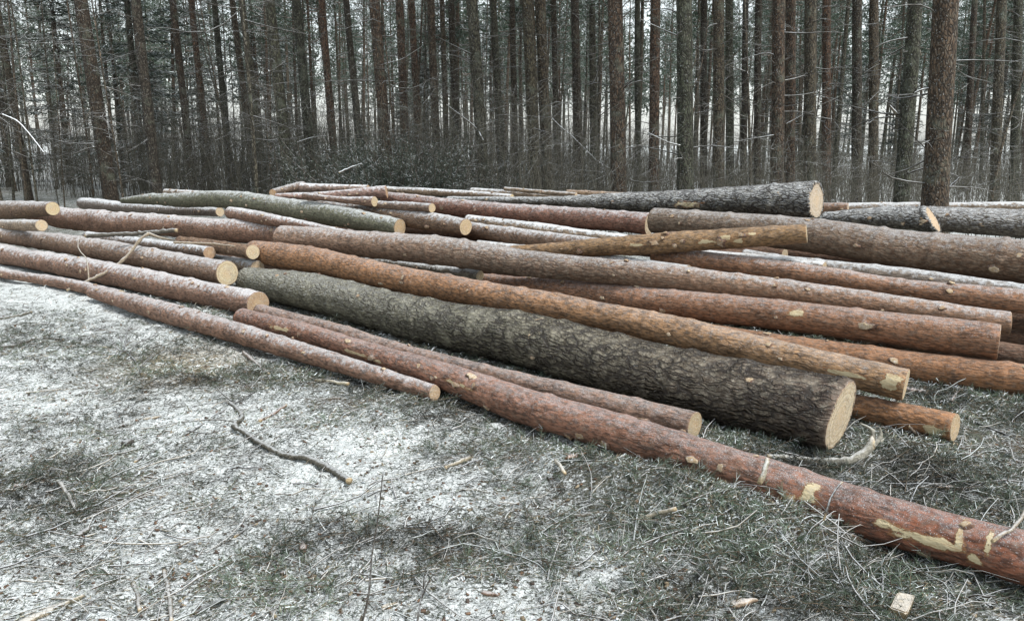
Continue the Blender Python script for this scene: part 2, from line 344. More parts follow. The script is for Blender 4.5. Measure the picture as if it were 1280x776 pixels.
# key: (points [(px,py,vertical size px)], D_right guess (m) or 'g' (grounded), azimuth target or None)
L={
'F1a':([(-70,325,11),(0,341,12),(80,354,14),(150,369,14)],'g',45),
'F1b':([(116,365,17),(170,380,24),(300,417,26),(430,456,24),(543,491,21)],'g',45),
'F2':([(-70,304,22),(0,317,24),(100,335,27),(322,380,32)],'g',45),
'F3':([(-70,284,17),(0,294,19),(109,309,25),(284,342,31)],.27,45),
'F4':([(-70,280,12),(52,282,14)],.14,40),
'F5':([(-70,266,21),(0,263,22),(66,261,18)],.23,50),
'F6':([(34,266,18),(60,269,24),(90,274,27),(238,284,28),(372,296,27)],.285,48),
'LA':([(103,254,14),(165,260,14),(275,265,11)],.15,48),
'LB':([(153,251,7),(190,249,14),(222,250,18),(285,249,22),(360,260,24),(429,271,26),(500,285,23)],.228,48),
'LX':([(207,240,8),(262,244,9)],.12,48),
'LC':([(288,266,15),(329,273,16),(382,283,14),(432,293,12)],.121,45),
'LD':([(372,251,12),(450,264,18),(520,274,23),(582,284,22)],.20,45),
'LE':([(560,281,19),(642,295,20),(726,304,19),(800,311,18)],.147,45),
'LE2':([(585,275,13),(683,288,16),(800,303,16)],.133,45),
'LF':([(598,307,14),(680,317,17),(760,327,17),(860,339,17)],.128,45),
'LI':([(110,296,14),(262,316,16)],.15,45),
'LJ':([(225,302,14),(316,315,18)],.16,45),
'LK':([(200,313,13),(322,335,17)],.15,45),
'LG':([(440,322,14),(512,333,14),(600,345,14)],.115,45),
'C':([(352,297,28),(476,307,34),(580,318,36),(640,327,34),(800,343,32),(1000,367,30),(1262,404,29)],.17,54),
'G':([(318,315,29),(398,326,32),(430,333,32),(508,350,33),(660,378,34),(808,406,36),(980,446,38),(1132,480,42)],.19,45.5),
'B':([(310,351,35),(404,368,46),(543,403,54),(660,427,66),(820,468,75),(1050,522,92)],'g',45.5),
'H':([(325,390,20),(426,417,22),(505,441,24),(640,476,28),(868,532,35)],'g',45.5),
'K':([(303,398,25),(390,419,26),(477,446,29),(561,472,38),(660,508,48),(790,546,54),(955,600,57),(1120,654,59),(1277,697,63),(1400,738,68)],'g',45.5),
'M':([(850,463,26),(1070,508,32),(1193,534,36)],'g',45),
'N':([(640,386,14),(740,409,15),(811,425,14)],.10,45),
'O':([(565,348,20),(640,357,24),(724,366,30),(850,380,36),(980,394,40),(1248,427,43)],.23,48),
'P':([(800,404,28),(940,428,32),(1190,464,40),(1277,474,42),(1380,490,44)],'g',48),
'Q':([(817,321,15),(850,323,21),(894,328,24),(1000,342,26),(1131,361,26),(1277,377,28),(1400,393,30)],.167,48),
'Q2':([(862,318,13),(935,324,15),(1030,335,15)],.106,48),
'R':([(930,320,17),(1000,331,20),(1153,349,23),(1277,366,24),(1400,381,25)],.147,48),
'T':([(640,315,17),(700,312,19),(746,309,22),(812,305,27),(894,300,26),(1008,292,24)],.17,57),
'U':([(817,275,31),(912,283,36),(1000,293,41),(1131,312,48),(1277,326,52),(1400,344,58)],.36,50),
'V':([(480,246,13),(550,257,20),(640,266,22),(726,273,26),(812,280,27)],.252,48),
'W':([(430,250,8),(468,255,9),(540,260,12)],.118,48),
'X':([(380,245,8),(430,250,8),(468,252,12)],.125,60),
'Y':([(345,245,7),(406,245,11),(450,242,14),(483,240,17)],.195,None),
'Z':([(376,235,12),(460,236,9)],.11,None),
'Z2':([(470,237,9),(590,243,8),(640,247,8)],.098,52),
'AA':([(341,241,9),(378,232,12)],.15,None),
'AB':([(590,240,10),(640,242,9),(740,249,8)],.10,48),
'AC':([(631,236,5),(720,244,6)],.07,48),
'AD':([(709,241,8),(780,245,8)],.10,48),
'AE':([(560,249,7),(640,251,9),(700,252,12),(769,253,21),(800,253,24),(860,252,28),(931,250,34),(1020,251,45)],.40,52),
'AF':([(960,259,13),(1060,261,16)],.165,55),
'AG1':([(1040,261,13),(1160,260,14),(1280,259,14),(1400,259,15)],.17,60),
'AG2':([(1030,273,14),(1100,272,22),(1166,275,30)],.28,55),
'AG3':([(1100,270,24),(1277,280,33),(1400,286,36)],.36,58),
}

DEP={"F1a": [11.124, 8.511],
"F1b": [8.581, 5.148],
"F2": [12.494, 7.776],
"F3": [13.075, 8.726],
"F4": [15.628, 10.415],
"F5": [16.378, 12.786],
"F6": [15.051, 10.949],
"LA": [17.618, 13.654],
"LB": [14.395, 9.978],
"LX": [14.419, 13.368],
"LC": [11.864, 9.853],
"LD": [12.076, 9.416],
"LE": [10.292, 8.202],
"LE2": [10.241, 8.379],
"LF": [9.614, 7.584],
"LI": [12.404, 9.459],
"LJ": [10.336, 8.985],
"LK": [10.983, 9.099],
"LG": [9.909, 8.292],
"C": [9.639, 5.72],
"G": [9.39, 4.595],
"B": [8.947, 4.274],
"H": [7.552, 4.442],
"K": [7.308, 2.768],
"M": [5.617, 4.443],
"N": [7.785, 6.647],
"O": [8.794, 5.351],
"P": [6.938, 4.953],
"Q": [8.106, 5.612],
"Q2": [7.995, 7.114],
"R": [7.872, 5.922],
"T": [8.824, 7.105],
"U": [8.878, 6.27],
"V": [12.54, 9.361],
"W": [10.966, 9.799],
"X": [10.977, 10.375],
"Y": [11.633, 11.456],
"Z": [12.499, 12.227],
"Z2": [14.123, 12.289],
"AA": [12.044, 13.17],
"AB": [14.264, 12.531],
"AC": [12.634, 11.713],
"AD": [13.258, 12.52],
"AE": [12.26, 8.891],
"AF": [10.897, 10.315],
"AG1": [13.237, 11.334],
"AG2": [10.036, 9.343],
"AG3": [11.442, 10.011]}
FILL=[(.1,5.04,3.4,8.4),(.1,5.67,6.5,11),(.1,6.09,6.5,11),(.1,6.3,3.4,8.4),(.1,6.72,.6,4.4),(.1,6.93,6.5,11),(.1,7.35,.6,4.4),(.1,7.56,6.5,11),(.1,7.98,.6,4.4),
(.3,6.3,3.4,8.4),(.3,6.6,3.4,8.4),(.3,6.93,3.4,8.4),(.3,7.14,.6,4.4),(.3,7.35,6.5,11),(.3,7.56,.6,4.4),(.3,7.77,6.5,11),(.3,8.19,.6,4.4),
(.5,7.35,6.5,11),(.5,7.56,3.4,8.4),(.5,7.98,3.4,8.4),(.5,8.19,.6,4.4),(.5,8.19,6.5,11),(.5,8.61,.6,4.4),(.5,8.61,6.5,11)]
# key: (name,label,tint,fis,frost,kind opts)
PINK=(.35,.20,.135);RED=(.34,.168,.108);OR=(.44,.225,.11);BR=(.28,.175,.11);GREY=(.29,.26,.20);GRN=(.20,.205,.13);PALE=(.38,.28,.19);DK=(.18,.10,.065)
META={
'F1a':('thin pinkish pine log lying on the snowy ground at the far left front',PINK,0,.85),
'F1b':('slender pinkish log on the ground in front, sawn end near the brushwood',PINK,.05,.8),
'F2':('pinkish brown log whose round end touches the long reddish front log',PINK,.1,.9),
'F3':('scaly log with a bright yellow sawn face left of the big grey log',(.33,.20,.13),.3,.85),
'F4':('thin pale log with a small round end near the left edge',PALE,0,.9),
'F5':('brown log at the left edge of the pile, behind the thin pale one',BR,.1,.9),
'F6':('long thick pinkish log along the left top of the pile',PINK,.1,.9),
'LA':('frost-covered log lying between the long pinkish log and the mossy one',(.3,.24,.2),.1,1.2),
'LB':('long bent grey-green mossy log across the left back with a round yellow end',GRN,.25,.85),
'LX':('frosted log tip peeping up behind the bent mossy log',PALE,.1,1.1),
'LC':('pinkish frosted log with rounded left end below the bent mossy log',PINK,0,1.0),
'LD':('brown log ending in a yellow face just right of the mossy log end',(.26,.16,.10),.1,.9),
'LE':('scaly brown log right of the yellow faced ends, running under the crossing log',(.28,.17,.11),.15,.9),
'LE2':('frosted pale log above the scaly brown one in the middle of the pile',PALE,0,1.2),
'LF':('thin frosted log showing just above the long central log',PALE,0,1.0),
'LI':('short frosted log with a brown round end behind the forked branch',(.26,.18,.13),0,1.1),
'LJ':('dark brown log in the shade left of the curved orange one',BR,0,.3),
'LK':('snow-dusted log ending behind the yellow sawn face',PALE,.1,1.2),
'LG':('grey frosted log seen low in the dark gap above the curved orange log',GREY,.2,1.1),
'C':('very long central log, grey scaly bark in the middle, thin sawn end far right',(.36,.225,.15),.35,.75),
'G':('curved orange-brown log lying just above the big grey rough log',OR,.05,.55),
'B':('biggest log of the front, grey deeply fissured bark and large pale sawn face',(.38,.36,.25),1,.95),
'H':('slender pinkish log tucked between the big grey rough log and the front reddish log',(.34,.21,.15),.05,.6),
'K':('long reddish front log reaching the lower right corner, bark peeled off in a yellow strip',RED,.05,.6),
'M':('orange-brown log sticking out low behind the big grey sawn face',(.44,.22,.105),.1,.35),
'N':('thin pale log tip squeezed between the big grey log and the curved orange log',PALE,0,.9),
'O':('reddish brown log with two pale branch cuts and a straight sawn end at the right',(.38,.19,.105),.1,.6),
'P':('dark orange log low at the right, running out of the picture on the ground',(.40,.20,.10),.1,.4),
'Q':('orange log with pointed left tip under the crossing log, two pale branch scars at right',(.42,.215,.12),.1,.7),
'Q2':('small frosted log hump behind the pointed orange log',PALE,0,1.2),
'R':('grey frosted log behind the orange one, below the thick brown log at right',(.30,.24,.19),.2,.9),
'T':('thin yellowish brown log lying aslant across the others, with branch cuts',(.38,.235,.12),.05,.4),
'U':('thick brown log with rounded left end filling the right side of the pile',(.27,.18,.12),.45,.7),
'V':('reddish log ending in a pale crescent against the thick brown log',(.33,.165,.115),.05,.8),
'W':('small log with an orange oval end left of the long reddish log at the back',(.26,.17,.12),0,.9),
'X':('small log with a round pale end behind the mossy log end',(.28,.17,.12),0,.9),
'Y':('pinkish log on the top of the pile with an orange-brown round end',(.34,.21,.17),0,.9),
'Z':('thin log at the very top of the pile with its orange end pointing left',(.34,.24,.19),0,1.1),
'Z2':('thin frosted log on the skyline right of the orange-brown end',PALE,0,1.2),
'AA':('dark short log with an orange left tip on the top of the pile',(.20,.13,.09),.1,.8),
'AB':('frosted log with blunt left end on the skyline in the middle',PALE,0,1.2),
'AC':('thinnest pole on the skyline, in the middle of the pile',PALE,0,.9),
'AD':('small pale orange log tip on the skyline left of the grey ridged log',(.45,.30,.18),0,.6),
'AE':('thick ridged grey-black log on top at right with a large pale oval sawn face',(.27,.25,.21),1,1.1),
'AF':('short brown log end just right of the large pale oval face',(.3,.17,.10),0,.7),
'AG1':('farthest frosted log along the skyline at the right edge',PALE,.2,1.3),
'AG2':('frosted ridged log at the right with a pale wedge-shaped sawn end',(.28,.25,.21),.9,1.3),
'AG3':('dark fissured log at the right edge behind the pale wedge-shaped end',(.23,.18,.14),.8,1.1),
}
# ------------------------------------------------------------------ logs
CUTC=(.60,.51,.34)
def smooth_interp(t,ts,vs):
    # Catmull-Rom through (ts,vs)
    vs=np.asarray(vs,float); ts=np.asarray(ts,float)
    m=np.gradient(vs,ts,axis=0) if len(ts)>2 else np.tile((vs[1]-vs[0])/(ts[1]-ts[0]),(2,)+(1,)*(vs.ndim-1))
    k=np.clip(np.searchsorted(ts,t)-1,0,len(ts)-2); h=(ts[k+1]-ts[k]); u=(t-ts[k])/h
    if vs.ndim>1: u=u[:,None];h=h[:,None]
    return (2*u**3-3*u**2+1)*vs[k]+(u**3-2*u**2+u)*h*m[k]+(-2*u**3+3*u**2)*vs[k+1]+(u**3-u**2)*h*m[k+1]
def log_axis(pts,d):
    pts=np.array(pts,float); px,py,v=pts.T
    sl=np.gradient(py,px); w=v/np.sqrt(1+sl**2)
    f=(px-px[0])/(px[-1]-px[0]); dd=1/((1-f)/d[0]+f/d[1])
    return P3(px,py,dd), w*dd/F/2
def disc(parent,c,ax,u,w,rr,tint,seed,name='cut_end',tilt=0.):
    """sawn face: outline radii rr(theta), bulged rim, real thickness"""
    nth=len(rr); th=np.arange(nth)*2*np.pi/nth; rings=[1.,.97,.8,.6,.4,.2,.06]
    V=[];B=[];M=[]
    rr=np.asarray(rr)
    def put(k,off):
        x=np.cos(th)*rr*k;y=np.sin(th)*rr*k
        p=c+np.outer(x,u)+np.outer(y,w)+ax*off
        V.append(p);B.append(np.stack([x,y,x*0+seed],-1));M.append(np.full(nth,k))
    put(1.,-.012)
    for k in rings: put(k,.0035+.0015*vn1(seed+k))
    V=np.concatenate(V);B=np.concatenate(B);M=np.concatenate(M)
    q=[];n=len(rings)+1
    for j in range(n-1):
        a=np.arange(nth);b=(a+1)%nth; q.append(np.stack([j*nth+a,j*nth+b,(j+1)*nth+b,(j+1)*nth+a],-1))
    V=np.vstack([V,V[-nth:].mean(0)]);B=np.vstack([B,B[-nth:].mean(0)]);M=np.append(M,0)
    a=np.arange(nth)+(n-1)*nth; tr=np.stack([a,np.roll(a,-1),np.full(nth,len(V)-1)],-1)
    C=np.tile([*tint,1],(len(V),1)); MM=np.stack([M,M*0,M*0,M*0+1],-1)
    me=mesh(name,V,np.concatenate(q),tr,{'bk':B,'tint':C,'mask':MM},[CUT],smooth=False)
    return mobj(name,me,parent)
def vn1(x): return math.sin(x*12.9898)*.5
def make_log(key,ax3,rad,label,tint,fis,frost,group=None,ds=.02,nth=44,disp=False,scars=(),knots=None,knotn=0,wedge=0.,skew=0.,cutc=None,name='pine_log',lowpoly=False):
    seed=sum(map(ord,key))*7+len(key)
    rg=np.random.default_rng(seed)
    c=np.r_[0,np.cumsum(np.linalg.norm(np.diff(ax3,axis=0),axis=1))]; Ltot=c[-1]
    n=max(8,int(Ltot/ds)); s=np.linspace(0,Ltot,n)
    A=smooth_interp(s,c,ax3); Rd=np.maximum(.02,smooth_interp(s,c,rad[:,None])[:,0])
    # natural sway and whorl swellings
    whs=np.cumsum(rg.uniform(.28,.62,40)); whs=whs[whs<Ltot]
    swell=sum(.07*rg.uniform(.3,1.3)*np.exp(-((s-q)/.035)**2) for q in whs) if len(whs) else 0
    T=np.gradient(A,s,axis=0); T/=np.linalg.norm(T,axis=1,keepdims=True)
    up=np.array([0,0,1.]); U=np.cross(T,up); U/=np.linalg.norm(U,axis=1,keepdims=True); W=np.cross(U,T)
    th=np.arange(nth)*2*np.pi/nth
    ct,st=np.cos(th),np.sin(th)
    r0=Rd[:,None]*(1+swell[:,None] if len(whs) else 1)
    bx=r0*ct; by=r0*st; bz=np.tile((s+seed*.37%50)[:,None],(1,nth))
    B=np.stack([np.broadcast_to(bx,(n,nth))+seed%17,np.broadcast_to(by,(n,nth)),bz],-1)
    dr=.10*Rd[:,None]*vnoise(B*np.array([4,4,1.6]),seed)+.0035*vnoise(B*np.array([22,22,9]),seed+1)+.0015*vnoise(B*np.array([60,60,25]),seed+2)
    rr=r0+dr*(1 if not lowpoly else .5)
    k0=0
    V=A[:,None]+rr[...,None]*(ct[None,:,None]*U[:,None]+st[None,:,None]*W[:,None])
    if skew==0: skew=rg.uniform(-.08,.12)
    if not wedge: wedge=rg.uniform(-.10,.10)
    # the saw never cuts quite square: the last stretch is sheared along the stem
    sh=np.clip((s-(Ltot-.4))/.4,0,1)[:,None]*(wedge*rr*st[None]-skew*rr*ct[None])
    V=V-sh[...,None]*T[:,None]
    scar=np.zeros((n,nth))
    for (s0,t0,ls,lt) in scars:                  # peeled patches (s,theta) centre and half sizes
        dth=(th-(np.pi-t0)+np.pi)%(2*np.pi)-np.pi
        e=((np.abs(s-s0)/ls)**4)[:,None]+((np.abs(dth)/lt)**4)[None]
        scar=np.maximum(scar,np.exp(-e**.5*.9))
    root=empty(name,tuple(A[n//2]-np.array([0,0,Rd[n//2]])),label,'log',group)
    org=np.array(root.location)
    V2=V-org
    # rim folding inward at both ends
    e0=V2[0]*.88+(A[0]-org)*.12; e1=V2[-1]*.88+(A[-1]-org)*.12
    e1=V2[-1]*.88+V2[-1].mean(0)*.12
    VV=np.concatenate([e0,V2.reshape(-1,3),e1]); BB=np.concatenate([B[0],B.reshape(-1,3),B[-1]]); SC=np.concatenate([scar[0],scar.ravel(),scar[-1]])
    m=n+2; i=np.arange(m-1)[:,None]*nth; j=np.arange(nth)[None];j2=(j+1)%nth
    Q=np.stack([i+j,i+nth+j,i+nth+j2,i+j2],-1).reshape(-1,4)[:, ::-1]
    if callable(fis): fs=np.concatenate([[fis(0)]*nth,np.repeat([fis(x/Ltot) for x in s],nth),[fis(1)]*nth])
    else: fs=np.full(len(VV),fis)
    C=np.tile([*tint,1.],(len(VV),1))
    if tint2.get(key) is not None:
        g=np.clip((np.concatenate([[0]*nth,np.repeat(s/Ltot,nth),[1]*nth])-tint2[key][1])/tint2[key][2],0,1)[:,None]
        C[:,:3]=C[:,:3]*(1-g)+np.array(darker(tint2[key][0]))*g
    fr=np.concatenate([[frost(0)]*nth,np.repeat([frost(x/Ltot) for x in s],nth),[frost(1)]*nth]) if callable(frost) else np.full(len(VV),frost)
    M=np.stack([SC,fs,fr,np.ones(len(VV))],-1)
    mobj('bark',mesh('log_bark',VV,Q,attrs={'bk':BB,'tint':C,'mask':M},mats=[BARKD if disp else BARK]),root)
    for e,sg in((0,-1),(-1,1)):
        ctr=A[e]-org; axv=T[e]*sg
        rim=rr[e]*.972
        cc=np.array(cutc or CUTC)*rg.uniform(.75,1.02)*np.array([1,rg.uniform(.94,1.02),rg.uniform(.85,1.1)])
        ob=disc(root,ctr,axv,U[e],W[e],rim,cc,seed+e)
        if e==-1:
            co=np.zeros(len(ob.data.vertices)*3,np.float32); ob.data.vertices.foreach_get('co',co); co=co.reshape(-1,3); rel=co-ctr
            co=co+np.outer((rel@U[e])*skew-(rel@W[e])*wedge,T[e]); ob.data.vertices.foreach_set('co',co.astype(np.float32).ravel()); ob.data.update()
    # cut branch stubs
    ks=[(a,np.pi-b,c_,d_) for a,b,c_,d_ in (knots or [])]
    for q in range(knotn):
        ks.append((rg.uniform(.04,.96),rg.uniform(-.8,1.7) if rg.random()<.8 else rg.uniform(1.7,5.4),rg.uniform(.55,1.1),rg.uniform(.0,1)))
    for kk in ks:
        f,t0,sz,ln=kk[:4]
        k=min(n-2,max(1,int(f*n))); dirv=math.cos(t0)*U[k]+math.sin(t0)*W[k]
        jj=int(t0/(2*np.pi)*nth)%nth
        base=V2[k,jj]; make_knot(root,base,dirv,T[k],.0150*sz*(.6+Rd[k]*4.2),.005+.018*ln,rg)
    return root,A,Rd,U,W,T,s
def make_knot(root,base,dirv,T,r,h,rg):
    out=dirv+T*rg.uniform(-.5,.35); out/=np.linalg.norm(out)
    u=T-out*(T@out); u/=np.linalg.norm(u); w=np.cross(out,u)
    m=12; th=np.arange(m)*2*np.pi/m; el=rg.uniform(1.05,2.1); h*=rg.uniform(.15,1)
    prof=[(1.55,-.012),(1.25,h*.3),(1.03,h*.9),(1.,h),(.88,h+.0008),(.45,h+.0015)]
    V=[];B=[]
    wob=1+.2*rg.normal(size=m)
    for k,o in prof:
        x=np.cos(th)*r*k*el*wob;y=np.sin(th)*r*k*wob
        V.append(base+np.outer(x,u)+np.outer(y,w)+out*o); B.append(np.stack([x*.8,y*.8,x*0+r*90],-1))
    V=np.concatenate(V);B=np.concatenate(B); V=np.vstack([V,base+out*(h+.002)]);B=np.vstack([B,B[-m:].mean(0)])
    q=[];a=np.arange(m);b=(a+1)%m
    for j in range(len(prof)-1): q.append(np.stack([j*m+a,j*m+b,(j+1)*m+b,(j+1)*m+a],-1))
    q=np.concatenate(q); k0=(len(prof)-1)*m
    tr=np.stack([k0+a,k0+b,np.full(m,len(V)-1)],-1)
    mid=np.r_[np.zeros(m*2+0,int),np.ones(len(q)-m*2,int),np.ones(m,int)]
    C=np.tile([.56,.46,.32,1.],(len(V),1)) if rg.random()<.5 else np.tile([.26,.18,.12,1.],(len(V),1))
    C[:m*2]=[.16,.09,.06,1]
    M=np.tile([.5,0,.5,1.],(len(V),1)); M[:m*2,0]=0
    me=mesh('knot',V,q,tr,{'bk':B,'tint':C,'mask':M},[BARK,CUT],midx=mid)
    mobj('knot',me,root)
tint2={'C':((.38,.22,.135),.45,.3),'G':((.46,.28,.15),.5,.4),'K':((.30,.12,.07),.78,.12),'B':((.26,.185,.14),.55,.45),'F6':((.34,.185,.12),.3,.4),'U':((.28,.165,.10),.2,.6)}
OPT={
'B':dict(ds=.0075,nth=190,disp=True,knots=[(.13,2.2,1.0,.1),(.2,1.1,.8,.1),(.45,1.6,.7,.2),(.62,.9,.8,.1),(.68,2.6,.8,.1),(.78,1.2,.6,.1)],skew=.07,wedge=-.16,cutc=(.70,.63,.45)),
'AE':dict(skew=-.12,wedge=.03,ds=.012,nth=120,disp=True,cutc=(.66,.60,.45),scars=((4.05,3.35,.14,.22),)),
'AG2':dict(ds=.012,nth=100,disp=True,wedge=.6,skew=-.12,cutc=(.46,.36,.24)),
'AG3':dict(ds=.012,nth=110,disp=True),
'U':dict(ds=.012,nth=120,knots=[(.80,3.6,1.3,.5)]),
'K':dict(ds=.012,nth=72,knotn=7,knots=[(.33,3.2,1.2,.4),(.36,3.7,1,.4),(.5,2.6,1.2,.6),(.52,3.7,1.0,.3),(.62,3.9,1.4,.8),(.635,3.5,1.1,.3),(.66,3.5,.9,.3),(.725,3.9,1.3,.5),(.74,3.6,1.3,.6),(.905,4.0,1.4,.5)]),
'G':dict(skew=.17,ds=.015,nth=60,knotn=4,knots=[(.35,3.6,.8,.2),(.66,3.9,1.2,.9)]),
'C':dict(skew=.15,ds=.015,nth=60,knotn=5),
'O':dict(skew=.2,ds=.015,nth=56,knotn=2,knots=[(.13,3.2,1.0,.7),(.52,3.6,1.25,.6),(.84,3.0,1.6,.35)]),
'T':dict(skew=.2,ds=.012,nth=48,knotn=3,knots=[(.28,3.6,1.4,.4),(.55,2.9,1.3,.3),(.76,3.4,2.4,.5),(.82,2.7,1.2,.2)]),
'Q':dict(knotn=2,knots=[(.72,2.6,1.2,.3),(.90,3.1,1.7,.5)]),
'F6':dict(knotn=5,knots=[(.62,3.3,1.5,.3)]),
'F3':dict(ds=.013,nth=56,knotn=9,cutc=(.60,.53,.33)),'F2':dict(ds=.014,nth=52,knotn=10,cutc=(.46,.31,.18)),'F1b':dict(ds=.014,knotn=7,cutc=(.5,.38,.24)),'H':dict(ds=.015,knotn=4,cutc=(.5,.42,.25)),
'LB':dict(knotn=7,cutc=(.58,.44,.24)),'LD':dict(knotn=3,cutc=(.58,.44,.24)),'V':dict(knotn=3,knots=[(.30,3.4,1.6,.3)]),'M':dict(ds=.014,knotn=1,knots=[(.55,3.3,1.3,.5)],cutc=(.55,.45,.3)),
'P':dict(ds=.015,nth=56,knotn=3),'Y':dict(knotn=2,cutc=(.5,.25,.1)),'LI':dict(cutc=(.36,.21,.12)),'AD':dict(cutc=(.62,.42,.22)),'AA':dict(cutc=(.6,.33,.16)),'Z':dict(cutc=(.55,.36,.22)),
}
def scar_from_px(A,Rd,U,W,T,s,px0,px1,off,half):
    """patch on the camera side of log: off = -1..1 across the visible band"""
    pass
LOGS={}
def darker(t):
    g=sum(t)/3; return [max(.01,1.03*c-.03*g)*.71 for c in t]
def all_logs():
    for k,(pts,D,az) in L.items():
        lab,tint,fis,frost=META[k]
        ax3,rad=log_axis(pts,DEP[k])
        if k=='M':   # goes on under the big log
            v=ax3[0]-ax3[-1]; v/=np.linalg.norm(v); ax3=np.vstack([ax3[0]+v*1.6,ax3]); rad=np.r_[rad[0]*.9,rad]
        o=dict(OPT.get(k,{})); 
        o['knotn']=int(o.get('knotn',2)*2+2) if k!='B' else 5
        if k=='B':
            fis_=lambda f: (.62+.38*min(1,max(0,(f-.2)/.4)))*min(1,(1-f)/.012+.4); frost=lambda f: .72-.34*min(1,max(0,(f-.3)/.5))
        elif k=='AE': fis_=lambda f: .5+.5*min(1,max(0,(f-.2)/.4))
        elif k=='C': fis_=lambda f: .12+.55*math.exp(-((f-.48)/.2)**2)
        else: fis_=fis
        if k=='K':
            # peeled strips: position along the log by pixel, angle towards camera
            cum=np.r_[0,np.cumsum(np.linalg.norm(np.diff(ax3,axis=0),axis=1))]; px=np.array([p[0] for p in pts],float)
            dd=proj(ax3)[2]
            def sat(x): 
                f=(x-px[0])/(px[-1]-px[0]); d=1/((1-f)/DEP[k][0]+f/DEP[k][1]); v=(d-DEP[k][0])/(DEP[k][1]-DEP[k][0]); return v*cum[-1]
            sc=[]
            for x0,x1,t0,lt in ((1128,1206,3.05,.24),(1103,1122,2.85,.2),(1012,1030,2.5,.5),(988,1010,3.3,.3),(1202,1210,2.5,.7),(1216,1236,3.3,.22),(1238,1245,2.6,.6),(560,600,2.9,.12),(352,372,2.9,.2),(438,468,3.15,.16),(474,486,3.2,.12)):
                sc.append(((sat(x0)+sat(x1))/2,t0,(sat(x1)-sat(x0))/2,lt))
            o['scars']=sc
        if k=='O': o['scars']=((3.9,2.7,.06,.25),)
        if k=='T': o['scars']=((2.25,3.2,.09,.22),(2.42,2.9,.07,.3),(2.55,3.3,.05,.18),(1.55,3.1,.12,.14),(2.67,2.7,.06,.2))
        if k=='M': o['scars']=((2.45,3.2,.10,.25),(3.25,3.5,.06,.5))
        if k=='G': o['scars']=((6.9,3.1,.12,.2),(7.15,2.9,.05,.5))
        LOGS[k]=make_log(k,ax3,rad,lab,tuple(darker(tint)),fis_,frost,group='felled pine logs in the pile',**o)
    for i,(z,q,s0,s1) in enumerate(FILL):
        a=R_(48); al=np.array([-math.sin(a),math.cos(a)]); pe=np.array([math.cos(a),math.sin(a)])
        p=[np.r_[q*pe+t*al,z] for t in np.linspace(s0,s1,4)]
        make_log('fill%d'%i,np.array(p),np.array([.085,.09,.09,.095]),'brown log buried in the dark inside of the pile',DK,.2,.2,group='logs buried deep inside the pile',ds=.06,nth=20,knotn=0,lowpoly=True)
all_logs()
# ------------------------------------------------------------------ sticks, chips, litter
def stick(name,cat,label,pts,r0,r1,col,group=None,parent=None,sub=None,m=8,rough=.12,lift=0):
    """pts (px,py,depth or None for ground); returns object; one continuous bent stick"""
    P=[]
    for p in pts:
        if len(p)==2 or p[2] is None:
            g=gp(p[0],p[1]); zz=float(ground_z(g[0],g[1]))
            q=P3(p[0],p[1],gdep(p[1],zz+r0*.8+lift)); P.append(q)
        else: P.append(P3(*p))
    P=np.array(P); c=np.r_[0,np.cumsum(np.linalg.norm(np.diff(P,axis=0),axis=1))]
    n=max(6,int(c[-1]/.025)); s=np.linspace(0,c[-1],n); A=smooth_interp(s,c,P) if len(P)>2 else np.array([P[0]+(P[1]-P[0])*t for t in np.linspace(0,1,n)])
    rg=np.random.default_rng(int(abs(pts[0][0])*31+abs(pts[0][1])))
    A=A+rg.normal(size=A.shape)*r0*.12
    R=np.linspace(r0,r1,n)*(1+rough*rg.normal(size=n)); R[0]*=.85;R=np.maximum(R,.0015)
    A=np.vstack([A[0],A,A[-1]]);R=np.r_[.0003,R,.0003]
    V,Q,_=tubes(A[None],R[None],m)
    org=A.mean(0)*0+A[0]
    ac=Acc(); C=np.tile(np.array(col),(len(V),1)); C[:m*2]=(.5,.38,.22); 
    if r1>r0*.6: C[-m*2:]=(.5,.38,.22)
    ac.add(V-org,Q,C)
    for b in (sub or []):   # side twigs: (fraction, [(dpx..)]) given as world polyline in pixels too
        bp=np.array([P3(x,y,d) if d else gp(x,y)+np.array([0,0,.02]) for x,y,d in b[1]])
        cc=np.linspace(0,1,len(bp)); bb=smooth_interp(np.linspace(0,1,8),cc,bp) if len(bp)>2 else np.array([bp[0]+(bp[1]-bp[0])*t for t in np.linspace(0,1,8)])
        V,Q,_=tubes(bb[None],np.linspace(b[0],b[0]*.35,8)[None],5); ac.add(V-org,Q,np.array(col))
    o=mobj(name,ac.mesh(name,STICKM)); o.location=org; tag(o,label,cat,group)
    return o
GB=(.13,.12,.09);DB=(.05,.042,.034);PB=(.34,.26,.17);BRN=(.17,.10,.065)
stick('forked_branch','branch','pale forked branch lying across the logs at the left',[(83,363,9.0),(112,350,9.15),(140,336,9.3),(158,321,9.4),(168,309,9.5),(177,298,9.55),(186,292,9.6)],.017,.02,(.30,.24,.17),
   sub=[(.022,[(186,292,9.6),(200,297,9.6),(220,301,9.7)]),(.011,[(111,350,9.15),(110,335,9.2),(108,323,9.35),(100,314,9.45),(97,305,9.6),(101,295,9.8)]),(.008,[(108,323,9.35),(104,318,9.4)])])
stick('broken_stick','branch','dark thick stick lying on top of the left logs behind the forked branch',[(107,295,9.75),(150,293,9.7),(185,291,9.65),(221,287.5,9.6)],.026,.026,(.10,.085,.065))
stick('broken_stick','branch','thin pale stick over the dark gap left of the curved orange log',[(217,303,9.3),(245,304,9.2),(270,305,9.1),(294,308,9.0)],.014,.008,PB)
